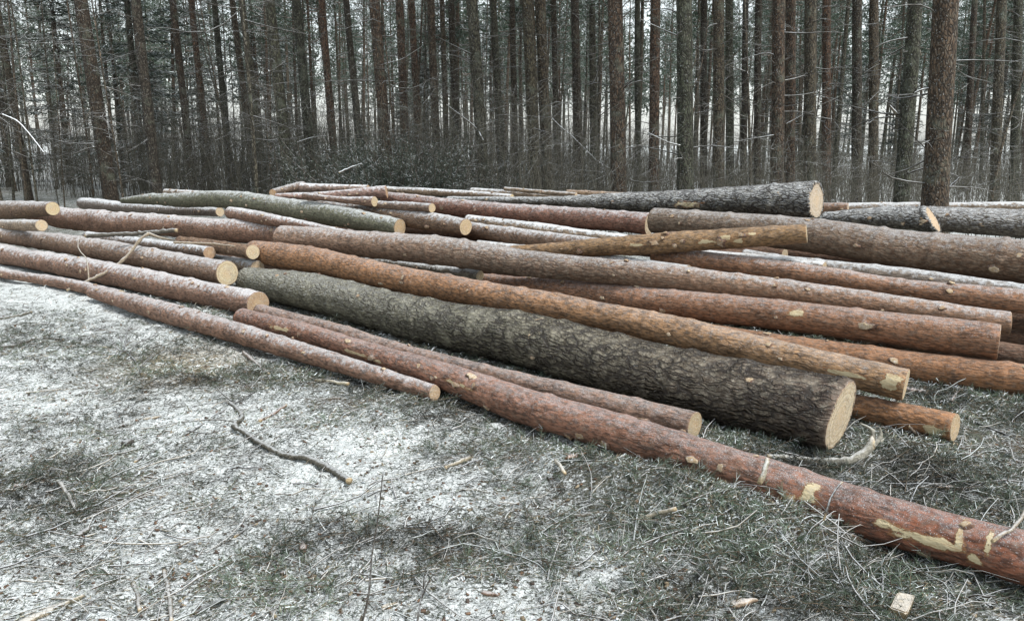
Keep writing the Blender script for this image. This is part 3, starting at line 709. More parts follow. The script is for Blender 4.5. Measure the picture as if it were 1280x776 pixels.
stick('crooked_branch','branch','thick crooked grey branch lying alone on the snow in the left foreground',[(286,503),(297,512),(301,524),(293,531),(310,543),(330,556),(355,568),(385,573),(410,585),(437,601)],.014,.018,(.10,.09,.068),lift=.008,
   sub=[(.007,[(290,505,None),(278,495,None),(270,486,None)]),(.006,[(293,531,None),(270,528,None),(245,530,None),(228,532,None)])])
stick('thin_branch','branch','long thin dark twig ending at a black knot, left of the crooked branch',[(168,577),(200,560),(234,542),(262,525),(290,506),(318,490)],.007,.004,DB,
   sub=[(.004,[(234,542,None),(262,546,None),(285,539,None)]),(.0035,[(240,512,None),(262,508,None),(288,507,None)])])
stick('short_stick','stick','brown short stick on brushwood right of the crooked branch',[(324,526),(342,517),(358,506)],.010,.009,BRN)
stick('pale_stick','stick','pale barkless stick lying beside the thin front log',[(394,475),(415,477),(436,480)],.015,.013,(.50,.44,.30))
stick('leaning_twig','stick','grey twig leaning on the ground under the left front log',[(304,440),(318,452),(336,467)],.013,.012,(.24,.18,.14))
stick('snowy_stick','stick','frosted stick lying in the snow in the middle foreground',[(556,585),(572,578),(590,571)],.012,.011,(.36,.31,.22))
stick('ground_stick','stick','straight grey stick lying in snow right of the middle foreground',[(697,642),(722,644),(750,640)],.010,.008,(.17,.15,.12))
stick('ground_stick','stick','pale stick lying on the green brushwood in front of the reddish log',[(794,650),(820,643),(845,636)],.011,.010,(.38,.33,.24))
stick('ground_stick','stick','short pale stick leaning on the reddish log from the brushwood',[(843,596),(856,590),(867,585)],.010,.009,(.38,.33,.22))
stick('bent_twig','stick','pale bent twig beside the orange bark flake in the brushwood',[(694,576),(702,585),(706,592)],.012,.009,(.42,.37,.28))
stick('long_twig','branch','long brown twig running along the lower side of the reddish log',[(1062,668),(1100,684),(1130,697),(1165,706),(1195,722)],.009,.007,BRN)
stick('long_twig','branch','short forked twig below the peeled bark strip',[(1180,704),(1195,713),(1212,729)],.008,.006,BRN)
stick('thin_branch','branch','long twig crossing the brushwood behind the orange log end at right',[(1136,532,4.35),(1150,546),(1172,562),(1210,568),(1245,572),(1285,578)],.008,.006,(.16,.12,.09),sub=[(.004,[(1150,546,None),(1130,540,None),(1118,536,None)])])
stick('thin_branch','branch','dark wiry twig in the snow at the right edge',[(1165,495),(1190,510),(1215,525),(1250,540),(1290,556)],.008,.005,DB)
stick('brown_branch','branch','rusty brown twig with curled leaves at the end of the curved orange log',[(1138,482),(1155,491),(1172,500),(1188,506)],.011,.008,BRN,sub=[(.010,[(1188,506,None),(1196,494,None),(1208,486,None)]),(.006,[(1196,494,None),(1190,488,None)])])
stick('root_branch','branch','pale forked dead root beside the big sawn face',[(960,570),(1005,575),(1040,578),(1063,575,4.05),(1080,566,4.06),(1092,552,4.08)],.016,.030,(.34,.32,.26),
   sub=[(.016,[(1090,555,4.08),(1092,540,4.09),(1084,533,4.1),(1075,529,4.1)]),(.016,[(1092,556,4.06),(1101,545,4.06),(1100,534,4.06)]),(.009,[(1101,552,4.06),(1105,548,4.06)])])
stick('upright_stub','branch','frosted stub standing against the front of the reddish log',[(950,604,3.42),(955,590,3.44),(959,573,3.50)],.013,.010,(.30,.27,.20))
stick('wiry_twig','stick','dark bent wire-like twig sticking up over the reddish log',[(1030,650,3.18),(1034,634,3.2),(1042,616,3.24),(1053,602,3.3)],.005,.004,DB)
stick('curved_twig','branch','pale twig arching over the reddish log in the lower right corner',[(1240,676,2.85),(1252,667,2.87),(1264,662,2.95),(1276,648,2.98),(1284,634,3.0)],.008,.006,(.30,.25,.19))
def shoot(label,pts,r,sub=None,col=DB):
    b=gp(*pts[0]); d=gdep(pts[0][1]); P=[(pts[0][0],pts[0][1],d-.0)]
    for i,p in enumerate(pts[1:]): P.append((p[0],p[1],d+.05*(i+1)))
    return stick('bare_shoot','shoot',label,P,r,r*.45,col,sub=[(s[0],[(x,y,d+.08) for x,y in s[1]]) for s in (sub or [])],rough=.05)
shoot('tall thin bare shoot standing up in the middle foreground',[(446,800),(461,742),(464,700),(472,650),(479,588)],.0042,[(.0035,[(461,719),(450,717),(441,716)])])
shoot('short forked bare shoot at the bottom edge',[(519,800),(524,760),(529,735),(536,709)],.0042,[(.003,[(527,748),(538,722),(550,714)]),(.003,[(529,735),(530,722),(533,709)])])
shoot('tiny bare shoot left of the forked one',[(497,738),(500,722),(504,708)],.003)
stick('ground_twig','stick','curved dark twig lying at the bottom left',[(238,768),(262,756),(285,750),(304,747)],.006,.004,DB)
stick('ground_twig','stick','small dark twig in the snow below the crooked branch',[(293,671),(306,662),(322,654)],.006,.004,DB)
stick('ground_twig','stick','small brown twig left of the two bark chunks',[(336,692),(350,684),(362,678)],.006,.004,BRN)
stick('ground_twig','stick','dark stick half buried in snow at the left edge',[(-10,436),(20,432),(45,424),(80,424)],.018,.012,(.08,.07,.055))
stick('ground_twig','stick','grey stick half buried near the left edge, nearer than the dark one',[(-10,400),(15,396),(40,390)],.016,.012,(.13,.12,.09))
stick('dead_twig','branch','dry fan-shaped twig lying in front of the left logs',[(178,468),(168,450),(156,438),(150,420)],.012,.005,(.07,.055,.045),sub=[(.006,[(160,442,None),(148,440,None),(138,425,None)]),(.006,[(162,444,None),(172,432,None),(190,424,None),(200,414,None)]),(.005,[(176,462,None),(185,452,None),(194,444,None)]),(.005,[(156,438,None),(160,415,None),(166,408,None)])])
for i,(a,b) in enumerate((((72,600),(96,640)),((205,712),(214,776)),((166,728),(174,762)),((318,748),(344,770)))):
    stick('weathered_stick','stick',('grey weathered stick amid dark litter at the left','grey frosted stick at the bottom left, right of the shorter one','short grey frosted stick at the bottom left','thick brown frosted stick at the bottom beside the curved twig')[i],[a,((a[0]+b[0])/2+2,(a[1]+b[1])/2),b],.010,.008,(.2,.17,.13))
def chunk(name,cat,label,px,py,L_,W_,T_,ang,col,top,seed,part='wood_face'):
    """split piece of wood or bark: irregular wedge with bark underside"""
    rg=np.random.default_rng(seed); g=gp(px,py); z=float(ground_z(g[0],g[1])); n=14;m=9
    V=[];C=[]
    for i in range(n):
        t=i/(n-1); w=W_*(.25+.75*math.sin(math.pi*min(1,t*1.15+.12))**.6)*(1+.12*rg.normal()); th=T_*(.5+.5*math.sin(math.pi*(t*.9+.08)))
        for j in range(m):
            a=j/m*2*math.pi; y=math.cos(a)*w/2; zz=math.sin(a)*th*(.5 if math.sin(a)>0 else .7)+.1*th*rg.normal()*.5
            V.append((L_*(t-.5)+.06*L_*rg.normal()*(.3 if 0<i<n-1 else .6),y,zz)); C.append(top if math.sin(a)>-.1 else col)
    V.append((-L_*.5,0,0));V.append((L_*.5,0,0));C+= [top,top]
    q=[];tr=[]
    for i in range(n-1):
        for j in range(m): q.append((i*m+j,i*m+(j+1)%m,(i+1)*m+(j+1)%m,(i+1)*m+j))
    for j in range(m): tr.append((j,len(V)-2,(j+1)%m)); tr.append(((n-1)*m+j,(n-1)*m+(j+1)%m,len(V)-1))
    CC=np.concatenate([np.array(C),np.ones((len(C),1))],1)
    o=mobj(name,mesh(name,np.array(V),q,tr,{'col':CC},[STICKM],smooth=False)); o.location=(g[0],g[1],z+T_*.4); o.rotation_euler=(rg.uniform(-.15,.15),rg.uniform(-.1,.1),ang); tag(o,label,cat)
chunk('wood_splinter','splinter','pale weathered splinter of wood in the lower left corner',58,756,.26,.05,.02,R_(52),(.25,.2,.14),(.42,.36,.26),1)
chunk('bark_chunk','bark piece','brown chunk of branch with cut end lying in the snow',379,685,.085,.032,.03,R_(105),BRN,(.24,.16,.12),2)
chunk('bark_chunk','bark piece','small reddish chunk in the snow, nearest to the bottom',392,727,.07,.03,.028,R_(-20),BRN,(.24,.16,.12),3)
chunk('bark_chunk','bark piece','small dark chunk in the snow between the two brown ones',357,712,.045,.02,.018,R_(50),DB,(.12,.09,.07),4)
chunk('wood_chip','wood chip','pale brown wood chip lying in the lower right foreground',930,749,.10,.04,.025,R_(12),BRN,(.42,.31,.21),5)
def block():
    rg=np.random.default_rng(6); V=np.array([(x,y,z) for x in(-.045,.045) for y in(-.03,.03) for z in(-.022,.028)],float)+rg.normal(size=(8,3))*.006
    bm=bmesh.new(); bmesh.ops.convex_hull(bm,input=[bm.verts.new(v) for v in V]); bmesh.ops.bevel(bm,geom=bm.edges[:],offset=.004,segments=2,affect='EDGES')
    me=bpy.data.meshes.new('wood_block'); bm.to_mesh(me); bm.free(); at=me.attributes.new('col','FLOAT_COLOR','POINT')
    at.data.foreach_set('color',np.tile(np.array([.40,.30,.17,1],np.float32),(len(me.vertices),1)).ravel()); me.materials.append(STICKM)
    g=gp(1127,762); o=mobj('wood_block',me); o.location=(g[0],g[1],float(ground_z(g[0],g[1]))+.03); o.rotation_euler=(.2,-.25,R_(50)); tag(o,'pale short wood block in the brushwood at the bottom right','wood chip')
block()
chunk('bark_flake','bark piece','orange bark flake lying in the brushwood in the middle',722,590,.13,.035,.02,R_(22),BRN,(.42,.22,.12),7)
chunk('bark_flake','bark piece','rusty patch of old bark on the snow at the left edge',37,604,.14,.06,.012,R_(10),BRN,(.26,.16,.11),8)
chunk('wood_splinter','splinter','long pale splinter behind the reddish log at the right',1187,588,.26,.03,.015,R_(-20),BRN,(.46,.37,.23),9)
chunk('wood_splinter','splinter','second pale splinter behind the reddish log, higher and shorter',1170,576,.18,.03,.015,R_(-12),BRN,(.5,.4,.27),10)
chunk('bark_flake','bark piece','pale orange bark flakes on brushwood above the peeled log',1188,606,.14,.04,.015,R_(5),BRN,(.42,.29,.19),11)
chunk('bark_flake','bark piece','dark red bark slab beside the end of the curved orange log',1152,489,.22,.06,.03,R_(-32),BRN,(.22,.12,.08),12)
for i,(nm,cat,lab,x,y,l,w_,t_,a,col,top) in enumerate((
('bark_chunk','bark piece','dark bark piece in the litter left of the weathered sticks',105,655,.10,.035,.02,R_(80),DB,(.10,.08,.06)),
('bark_chunk','bark piece','grey rotten chunk in the litter at the left foreground',150,612,.07,.03,.02,R_(15),DB,(.14,.12,.09)),
('wood_chip','wood chip','pale flat wood chip in the snow at the bottom, between the bare shoots',486,752,.055,.02,.01,R_(35),BRN,(.42,.33,.2)),
('bark_chunk','bark piece','brown bark piece on the snow right of the bare shoots',612,735,.07,.028,.015,R_(-10),BRN,(.2,.12,.08)),
('wood_chip','wood chip','thin pale chip on the snow left of the crooked branch',190,520,.10,.03,.012,R_(20),BRN,(.4,.33,.22)),
('bark_chunk','bark piece','dark cone-like lump on the snow left of the thin dark twig',160,552,.07,.05,.04,R_(60),DB,(.06,.05,.04)),
('wood_chip','wood chip','yellowish chip beside the end of the slender front log',575,512,.09,.03,.012,R_(-25),BRN,(.46,.36,.2)),
('bark_chunk','bark piece','bark piece in the brushwood left of the pale wood block',1040,742,.09,.035,.02,R_(-35),BRN,(.22,.15,.10)))):
    chunk(nm,cat,lab,x,y,l,w_,t_,a,col,top,30+i)
# ---- needle litter and brushwood (uncountable)
def litter():
    n=560000
    py=RNG.uniform(360,800,n); px=RNG.uniform(-60,1340,n)
    dd=1.6/(sp+(py-388)/F*cp); g=P3(px,py,dd); x,yy=g[:,0],g[:,1]
    lit,_=lit_map(x,yy); q_=n2(x,yy,2.3,51)+.5*n2(x,yy,6.,52); keep=RNG.random(n)<(.10+.95*lit**1.5*np.clip(.6+1.2*q_,.1,1))*np.clip(dd/4.2,.35,1)**1.0
    x,yy,lit,dd=x[keep],yy[keep],lit[keep],dd[keep]; n=len(x)
    z=ground_z(x,yy)+RNG.uniform(0,.016,n)+RNG.uniform(0,.035,n)*np.clip(lit-.35,0,1)
    az=RNG.normal(R_(35),1.3,n); el=RNG.normal(.1,.38,n)
    d=np.stack([np.cos(az)*np.cos(el),np.sin(az)*np.cos(el),np.sin(el)],-1)
    V,Q,ix=blades(np.stack([x,yy,z],-1),d,RNG.uniform(.010,.036,n)*np.clip(dd/4,.8,1.5),RNG.uniform(.0014,.0032,n)*np.clip(dd/3.5,.8,2.),RNG.uniform(-.1,.15,n),2)
    pal=np.array([(.035,.05,.032),(.06,.078,.05),(.10,.12,.085),(.075,.055,.035),(.17,.13,.085),(.30,.27,.20),(.42,.45,.44),(.62,.66,.68)])
    pr=np.array([.22,.18,.12,.12,.08,.06,.12,.10]); ci=RNG.choice(len(pal),n,p=pr); nn=n2(x,yy,2.6,41)*.6+n2(x,yy,7.5,42)*.5; C=pal[ci]*RNG.uniform(.7,1.25,(n,1))*np.clip(1+2.0*nn,.25,2.)[:,None]
    A=Acc(); A.add(V,Q,C[ix]); o=mobj('needle_litter',A.mesh('needle_litter',LITTER,False)); tag(o,kind='stuff',label='frosty pine needles and grass blades scattered over the snow',cat='needles')
    # thin twigs
    n=5200; py=RNG.uniform(365,790,n); px=RNG.uniform(-60,1340,n); dd=1.6/(sp+(py-388)/F*cp); g=P3(px,py,dd); lit,_=lit_map(g[:,0],g[:,1])
    k=RNG.random(n)<.14+.8*lit; g=g[k]; lit=lit[k]; n=len(g)
    az=RNG.normal(R_(35),.9,n); el=RNG.normal(.03,.12,n)+.12*lit*RNG.random(n); ln=.03+.34*RNG.random(n)**2.2
    d=np.stack([np.cos(az)*np.cos(el),np.sin(az)*np.cos(el),np.sin(el)],-1)
    t=np.linspace(0,1,5); bend=RNG.normal(size=(n,3))*.09; bend[:,2]*=.25
    P=g[:,None]+d[:,None]*(ln[:,None]*t)[...,None]+(bend*ln[:,None])[:,None]*(np.sin(t*np.pi))[None,:,None]
    P[...,2]=np.maximum(P[...,2],0)+ground_z(P[...,0],P[...,1])+.006+.02*lit[:,None]*RNG.random((n,1))
    r=(.0011+.0045*RNG.random(n)**2.5)[:,None]*np.linspace(1,.5,5)
    V,Q,ix=tubes(P,r,4); pal=np.array([(.06,.05,.04),(.12,.09,.06),(.2,.17,.13),(.36,.31,.23),(.09,.10,.07)]); C=pal[RNG.integers(0,5,n)]
    A=Acc(); A.add(V,Q,C[ix]); o=mobj('brushwood',A.mesh('brushwood',TWIG)); tag(o,kind='stuff',label='thin broken twigs strewn on the frosty ground',cat='twigs')
    # bark crumbs, chips and snow lumps
    n=7000; py=RNG.uniform(365,790,n); px=RNG.uniform(-60,1340,n); dd=1.6/(sp+(py-388)/F*cp); g=P3(px,py,dd); lit,_=lit_map(g[:,0],g[:,1])
    k=RNG.random(n)<.35+.65*lit; g=g[k]; n=len(g); z=ground_z(g[:,0],g[:,1])
    L_=RNG.uniform(.005,.022,n); W_=L_*RNG.uniform(.35,.9,n); T_=L_*RNG.uniform(.2,.5,n); az=RNG.uniform(0,6.3,n); tl=RNG.normal(0,.35,n)
    c=np.array([(a,b,e) for a in(-1,1) for b in(-1,1) for e in(-1,1)],float)[None]*np.stack([L_,W_,T_],-1)[:,None]*.5*RNG.uniform(.6,1.2,(n,8,3))
    x=c[...,0]*np.cos(az)[:,None]-c[...,1]*np.sin(az)[:,None]; y=c[...,0]*np.sin(az)[:,None]+c[...,1]*np.cos(az)[:,None]; V=np.stack([g[:,0:1]+x,g[:,1:2]+y,(z+.003)[:,None]+c[...,2]+c[...,0]*tl[:,None]],-1).reshape(-1,3)
    fq=np.array([(0,1,3,2),(4,6,7,5),(0,4,5,1),(2,3,7,6),(0,2,6,4),(1,5,7,3)]); Q=(np.arange(n)[:,None,None]*8+fq).reshape(-1,4)
    pal=np.array([(.14,.085,.055),(.07,.05,.04),(.30,.24,.16),(.20,.12,.075),(.70,.75,.77),(.10,.09,.065)]); ci=RNG.choice(6,n,p=[.22,.22,.12,.14,.15,.15])
    A=Acc(); A.add(V,Q,np.repeat(pal[ci],8,0)); o=mobj('bark_crumbs',A.mesh('bark_crumbs',LITTER,False)); tag(o,kind='stuff',label='small crumbs of bark, wood and snow on the ground',cat='crumbs')
    # needled sprays: short twigs with needles around them in the brash heaps
    A=Acc(); n=2600; cen=[]
    while len(cen)<n:
        px,py=RNG.uniform(-40,1340),RNG.uniform(380,790); g=gp(px,py); l,_=lit_map(np.array([g[0]]),np.array([g[1]]))
        q_=float(n2(np.array([g[0]]),np.array([g[1]]),2.3,51)[0]+.5*n2(np.array([g[0]]),np.array([g[1]]),6.,52)[0])
        if RNG.random()<max(0,float(l[0])-.36)*1.9*min(1,max(.04,.55+1.5*q_)): cen.append(g)
    g=np.array(cen); az=RNG.uniform(0,2*np.pi,n); ln=RNG.uniform(.07,.16,n); el=RNG.normal(.12,.2,n)
    d=np.stack([np.cos(az)*np.cos(el),np.sin(az)*np.cos(el),np.sin(el)],-1); g[:,2]=ground_z(g[:,0],g[:,1])+RNG.uniform(0,.045,n)
    m=38; t=RNG.uniform(0,1,(n,m)); base=g[:,None]+d[:,None]*(t*ln[:,None])[...,None]
    nd=RNG.normal(size=(n,m,3)); nd-= (nd*d[:,None]).sum(-1,keepdims=True)*d[:,None]; nd/=np.linalg.norm(nd,axis=-1,keepdims=True); nd=nd*.75+d[:,None]*.65
    nd/=np.linalg.norm(nd,axis=-1,keepdims=True)
    N=n*m; V,Q,ix=blades(base.reshape(-1,3),nd.reshape(-1,3),RNG.uniform(.022,.045,N),RNG.uniform(.0016,.0028,N),None,1)
    pal=np.array([(.035,.055,.035),(.06,.085,.055),(.10,.125,.095),(.30,.33,.31),(.62,.67,.68)]); ci=RNG.choice(5,N,p=[.32,.30,.22,.11,.05]); nn=np.repeat(n2(g[:,0],g[:,1],2.6,41)*.6+n2(g[:,0],g[:,1],7.5,42)*.5,m); A.add(V,Q,(pal[ci]*np.clip(1+2.2*nn,.22,2.1)[:,None])[ix])
    V,Q,ix=tubes(np.stack([g,g+d*ln[:,None]],1),np.tile([.002,.001],(n,1)),4); A.add(V,Q,np.array((.12,.09,.06)))
    o=mobj('needle_sprays',A.mesh('needle_sprays',LITTER,False)); tag(o,kind='stuff',label='heaps of cut green pine twigs with needles in front of the logs',cat='needles')
litter()
# ------------------------------------------------------------------ trees
def trunk_geo(hgt,r,bend,m,n,rg,col0=(.115,.092,.07),col1=(.21,.125,.08),flare=.25):
    z=np.linspace(-.15,hgt,n); t=np.clip(z/hgt,0,1)
    cx=bend[0]*np.sin(t*2.2+bend[2])*t+.02*vnoise(np.stack([z*.4,z*0+bend[0]*9,z*0],-1),3); cy=bend[1]*np.sin(t*1.9+bend[3])*t
    R=r*(1-.55*t)**1.0*(1+flare*np.exp(-np.clip(z,0,9)/.28)); R[-1]*=.3
    th=np.arange(m)*2*np.pi/m
    rr=R[:,None]*(1+.05*vnoise(np.stack([np.cos(th)[None]*2+z[:,None]*0,np.sin(th)[None]*2+z[:,None]*0,z[:,None]*1.4+th[None]*0],-1),int(r*1000)))
    V=np.stack([cx[:,None]+rr*np.cos(th),cy[:,None]+rr*np.sin(th),z[:,None]+th[None]*0],-1).reshape(-1,3)
    i=np.arange(n-1)[:,None]*m;j=np.arange(m)[None];j2=(j+1)%m
    Q=np.stack([i+j,i+j2,i+m+j2,i+m+j],-1).reshape(-1,4)
    k=np.clip((z-1.5)/(hgt*.45),0,1)[:,None,None]; C=(np.array(col0)*(1-k)+np.array(col1)*k); C=np.broadcast_to(C,(n,m,3)).reshape(-1,3)
    def at(zz): return np.interp(zz,z,cx),np.interp(zz,z,cy),np.interp(zz,z,R)
    return V,Q,C,at
def dead_branches(at,z0,z1,num,lmax,rg,A,side=True,thick=1.,droop=-.1,snowy=False):
    n=num; z=rg.uniform(z0,z1,n); az=rg.uniform(0,2*np.pi,n); ln=lmax*rg.uniform(.15,1,n)**1.5+.08
    x,y,R=at(z); el=rg.normal(.15,.35,n)
    d=np.stack([np.cos(az)*np.cos(el),np.sin(az)*np.cos(el),np.sin(el)],-1)
    b=np.stack([x,y,z],-1)+d*(R*.7)[:,None]; k=6; t=np.linspace(0,1,k)
    sag=np.stack([np.zeros(n),np.zeros(n),rg.normal(droop,.14,n)],-1)*ln[:,None]; wob=rg.normal(size=(n,3))*.06*ln[:,None]
    P=b[:,None]+d[:,None]*(ln[:,None]*t)[...,None]+sag[:,None]*(t**2)[None,:,None]+wob[:,None]*np.sin(t*np.pi*1.4)[None,:,None]
    r=(.005+.009*rg.random(n)*np.clip(ln,.3,1.4))[:,None]*thick*(1-.75*t)[None]
    V,Q,ix=tubes(P,r,4); A.add(V,Q,np.array((.07,.06,.045))*rg.uniform(.6,1.4,(n,1))[ix])
    if side:
        s=np.repeat(np.arange(n),4); s=s[ln[s]>.45]; q=len(s)
        if q:
            f=rg.uniform(.25,.95,q); kk=(f*(k-1)).astype(int); base=P[s,kk]; dd=d[s]+rg.normal(size=(q,3))*.7; dd/=np.linalg.norm(dd,axis=1,keepdims=True)
            l2=ln[s]*rg.uniform(.12,.42,q); t3=np.linspace(0,1,3); P2=base[:,None]+dd[:,None]*(l2[:,None]*t3)[...,None]; P2[:,2,2]-=l2*.1
            V,Q,ix=tubes(P2,(.004*thick)*np.tile([1,.8,.4],(q,1)),3); A.add(V,Q,np.array((.065,.056,.045)))
def needle_crown(at,z0,z1,rad,nbr,rg,A,blade=(.30,.05),clump=16,cols=((.035,.058,.036),(.055,.085,.055),(.08,.115,.08),(.24,.29,.26))):
    n=nbr; z=rg.uniform(z0,z1,n); t=(z-z0)/(z1-z0); az=rg.uniform(0,2*np.pi,n); ln=rad*(.35+.65*np.sin(np.pi*np.clip(t*.8+.18,0,1)))*rg.uniform(.5,1.15,n)
    x,y,R=at(z); el=.15+.5*t; d=np.stack([np.cos(az)*np.cos(el),np.sin(az)*np.cos(el),np.sin(el)],-1)
    b=np.stack([x,y,z],-1); k=5; tt=np.linspace(0,1,k); P=b[:,None]+d[:,None]*(ln[:,None]*tt)[...,None]; P[...,2]-=.12*ln[:,None]*np.sin(tt*np.pi)
    V,Q,ix=tubes(P,(.035*(1-t*.6))[:,None]*(1-.8*tt),4); A.add(V,Q,np.array((.15,.09,.06)))
    c=[];
    for f0 in (.5,.7,.85,1.0):
        c.append(b+d*(ln*f0)[:,None]+rg.normal(size=(n,3))*.22)
    c=np.concatenate(c); c=np.repeat(c,clump,0)+rg.normal(size=(len(c)*clump,3))*np.array([.26,.26,.14])
    N=len(c); dd=rg.normal(size=(N,3))+np.array([0,0,.25]); dd/=np.linalg.norm(dd,axis=1,keepdims=True)
    V,Q,ix=blades(c,dd,blade[0]*rg.uniform(.5,1.2,N),blade[1]*rg.uniform(.6,1.3,N),None,1); cols=np.array(cols); ci=rg.choice(len(cols),N,p=[.35,.33,.22,.10]); A.add(V,Q,cols[ci][ix])
def build_tree(seed,hgt,r,bend,m=10,n=26,br=(1.2,.5,40,.9),crown=True,col0=(.115,.095,.072),col1=(.21,.125,.08),cl=None,thick=1.,flare=.25):
    rg=np.random.default_rng(seed)
    V,Q,C,at=trunk_geo(hgt,r,bend,m,n,rg,col0,col1,flare); A=Acc(); A.add(V,Q,C); tm=A.mesh('trunk',TRUNK)
    A=Acc(); dead_branches(at,br[0],hgt*br[1],br[2],br[3],rg,A,thick=thick); needle_crown(at,hgt*(cl or .55),hgt*1.0,2.0,42,rg,A); cm=A.mesh('crown',CROWN,False)
    return tm,None,cm,at
def place_tree(name,meshes,loc,rz,sc,label,group,lean=(0,0)):
    e=empty(name,loc,label,'tree',group); e.rotation_euler=(lean[1],lean[0],rz) if lean==(0,0) else (0,0,0)
    if lean!=(0,0):
        # lean: dx/dz, dy/dz applied as real rotation
        v=Vector((lean[0],lean[1],1)).normalized(); q=Vector((0,0,1)).rotation_difference(v); e.rotation_euler=(q.to_matrix()@Matrix.Rotation(rz,3,'Z')).to_euler()
    e.scale=(sc,sc,sc)
    for nm,me in zip(('trunk','branches','crown'),meshes):
        if me is not None: mobj(nm,me,e)
    return e
def tree_pose(pxt,pxb,yb,Y):
    def at(px,py):
        d=Y/(cp-(py-388)/F*sp); p=P3(px,py,d); return p
    a=at(pxt,0);b=at(pxb,yb); k=(a[0]-b[0])/(a[2]-b[2]); x0=b[0]-k*b[2]
    return x0,k
# foreground pines measured one by one: px at y=0, px at y_b, y_b, width px, distance, colour, label
GRY=(.075,.074,.057);RDB=(.085,.063,.047);OLV=(.064,.064,.045);DRK=(.042,.036,.028)
FG=[
(101,137,240,17,19.5,DRK,'dark leaning pine standing alone left of the pile'),
(170,186,150,13,21,(.072,.055,.046),'red-brown pine with a slight bend, next right of the lone dark pine'),
(216,232,150,9,27,DRK,'slim dark pine right of the red-brown bent pine'),
(239,256,160,8,29,RDB,'slim reddish pine in the left thicket'),
(268,285,188,8,30,GRY,'slim grey pine amid the left thicket'),
(291,311,160,8,29,RDB,'thin brown pine leaning left beside a similar thicker one'),
(302,322,165,9,27,GRY,'grey-brown pine leaning left, right of the thin brown one'),
(337,360,210,13,20,OLV,'olive-grey leaning pine with stubs, behind the orange log tips'),
(371,387,190,12,22,GRY,'smooth grey straight pine behind the top of the pile'),
(401,416,180,9,27,RDB,'reddish slim pine right of the smooth grey pine'),
(433,450,190,9,27,DRK,'dark slim pine left of the pine with a ladder of snowy stubs'),
(468,481,180,14,19,RDB,'reddish pine carrying a ladder of short snow-covered branch stubs'),
(500,507,180,11,24,RDB,'red-brown pine right of the snowy ladder pine'),
(513,524,180,9,27,RDB,'narrow reddish pine behind the dark evergreen bush'),
(539,545,180,10,26,RDB,'brown pine above the right side of the evergreen bush'),
(564,570,180,9,27,DRK,'dark pine left of the grey pine with the slanting broken branch'),
(591,604,225,14,18.5,GRY,'grey pine with a long slanting broken branch on its left side'),
(617,626,190,9,28,GRY,'slim grey pine in the middle of the wood'),
(640,644,190,8,30,RDB,'slim red pine in the middle of the wood'),
(659,668,225,14,19,OLV,'pine of the middle pair, the left and browner one'),
(676,684,225,14,19.5,GRY,'pine of the middle pair, the right and greyer one'),
(692,696,200,8,29,RDB,'slim reddish pine right of the middle pair'),
(719,723,220,11,24,DRK,'dark straight pine with an even stem in the middle right'),
(740,742,200,9,28,GRY,'slim grey pine left of the thick brown pine'),
(769,773,228,19,16,RDB,'thick brown pine with crossing twigs right of the middle'),
(797,797,200,8,30,GRY,'slim grey pine right of the thick brown pine'),
(819,817,225,13,20,RDB,'brown pine between two thick stems, with snow at its foot'),
(856,856,236,20,15.5,OLV,'thick olive-grey pine with long dead branches to the left'),
(880,879,205,9,27,DRK,'slim dark pine right of the thick olive-grey one'),
(899,898,215,14,19.5,GRY,'mid-grey pine left of the curved dark sapling'),
(912,912,215,10,25,OLV,'olive slim pine standing close to the mid-grey one'),
(932,929,215,8,29,DRK,'slim dark pine with a curved neighbour'),
(948,946,215,9,26,DRK,'nearly black straight pine left of the twin brown pines'),
(974,971,225,16,17.5,RDB,'left stem of the twin brown pines above the big oval log face'),
(989,986,225,13,19,(.105,.07,.052),'right stem of the twin brown pines above the big oval log face'),
(1014,1012,225,15,18.5,GRY,'pale grey pine right of the twin brown pines'),
(1034,1032,225,11,23,RDB,'brown pine right of the pale grey one'),
(1072,1070,228,12,21.5,DRK,'dark pine with snow-tipped twigs on its right'),
(1093,1091,225,12,23,GRY,'rough grey pine with forked snowy twigs'),
(1145,1126,251,18,14.5,OLV,'leaning olive-brown pine left of the thickest red-brown pine'),
(1182,1168,245,30,11.8,(.10,.074,.054),'thickest red-brown pine with snow in its bark at the right'),
(1218,1209,190,8,30,DRK,'slim dark pine right of the thickest pine'),
(1253,1244,200,12,21,GRY,'hazy grey-brown pine near the right edge'),
(1274,1268,200,11,24,OLV,'olive pine at the right edge'),
]
OCC=[]
def near_trees():
    for i,(pt,pb,yb,w,Y,col,lab) in enumerate(FG):
        x0,k=tree_pose(pt,pb,yb,Y); d=Y*cp; r=w*d/F/2*.98
        rg=np.random.default_rng(i+50); hgt=rg.uniform(17,21)
        near=Y<20; b=(rg.normal()*.10,rg.normal()*.10,rg.uniform(0,1),rg.uniform(0,1))
        b=(b[0]*.5,b[1]*.5,0,0)
        tm,bm,cm,at=build_tree(100+i,hgt,r/.93,b,m=26 if near else 14,n=90 if near else 46,br=(1.0,.5,64 if near else 46,1.25 if near else 1.0),col0=col,col1=tuple(np.array(col)*np.array([1.15,1.0,.92])),thick=1.25 if near else 1.1)
        e=place_tree('pine_tree',(tm,bm,cm),(x0,Y,0),0,1.,lab,None,(k,0)); OCC.append((x0,Y))
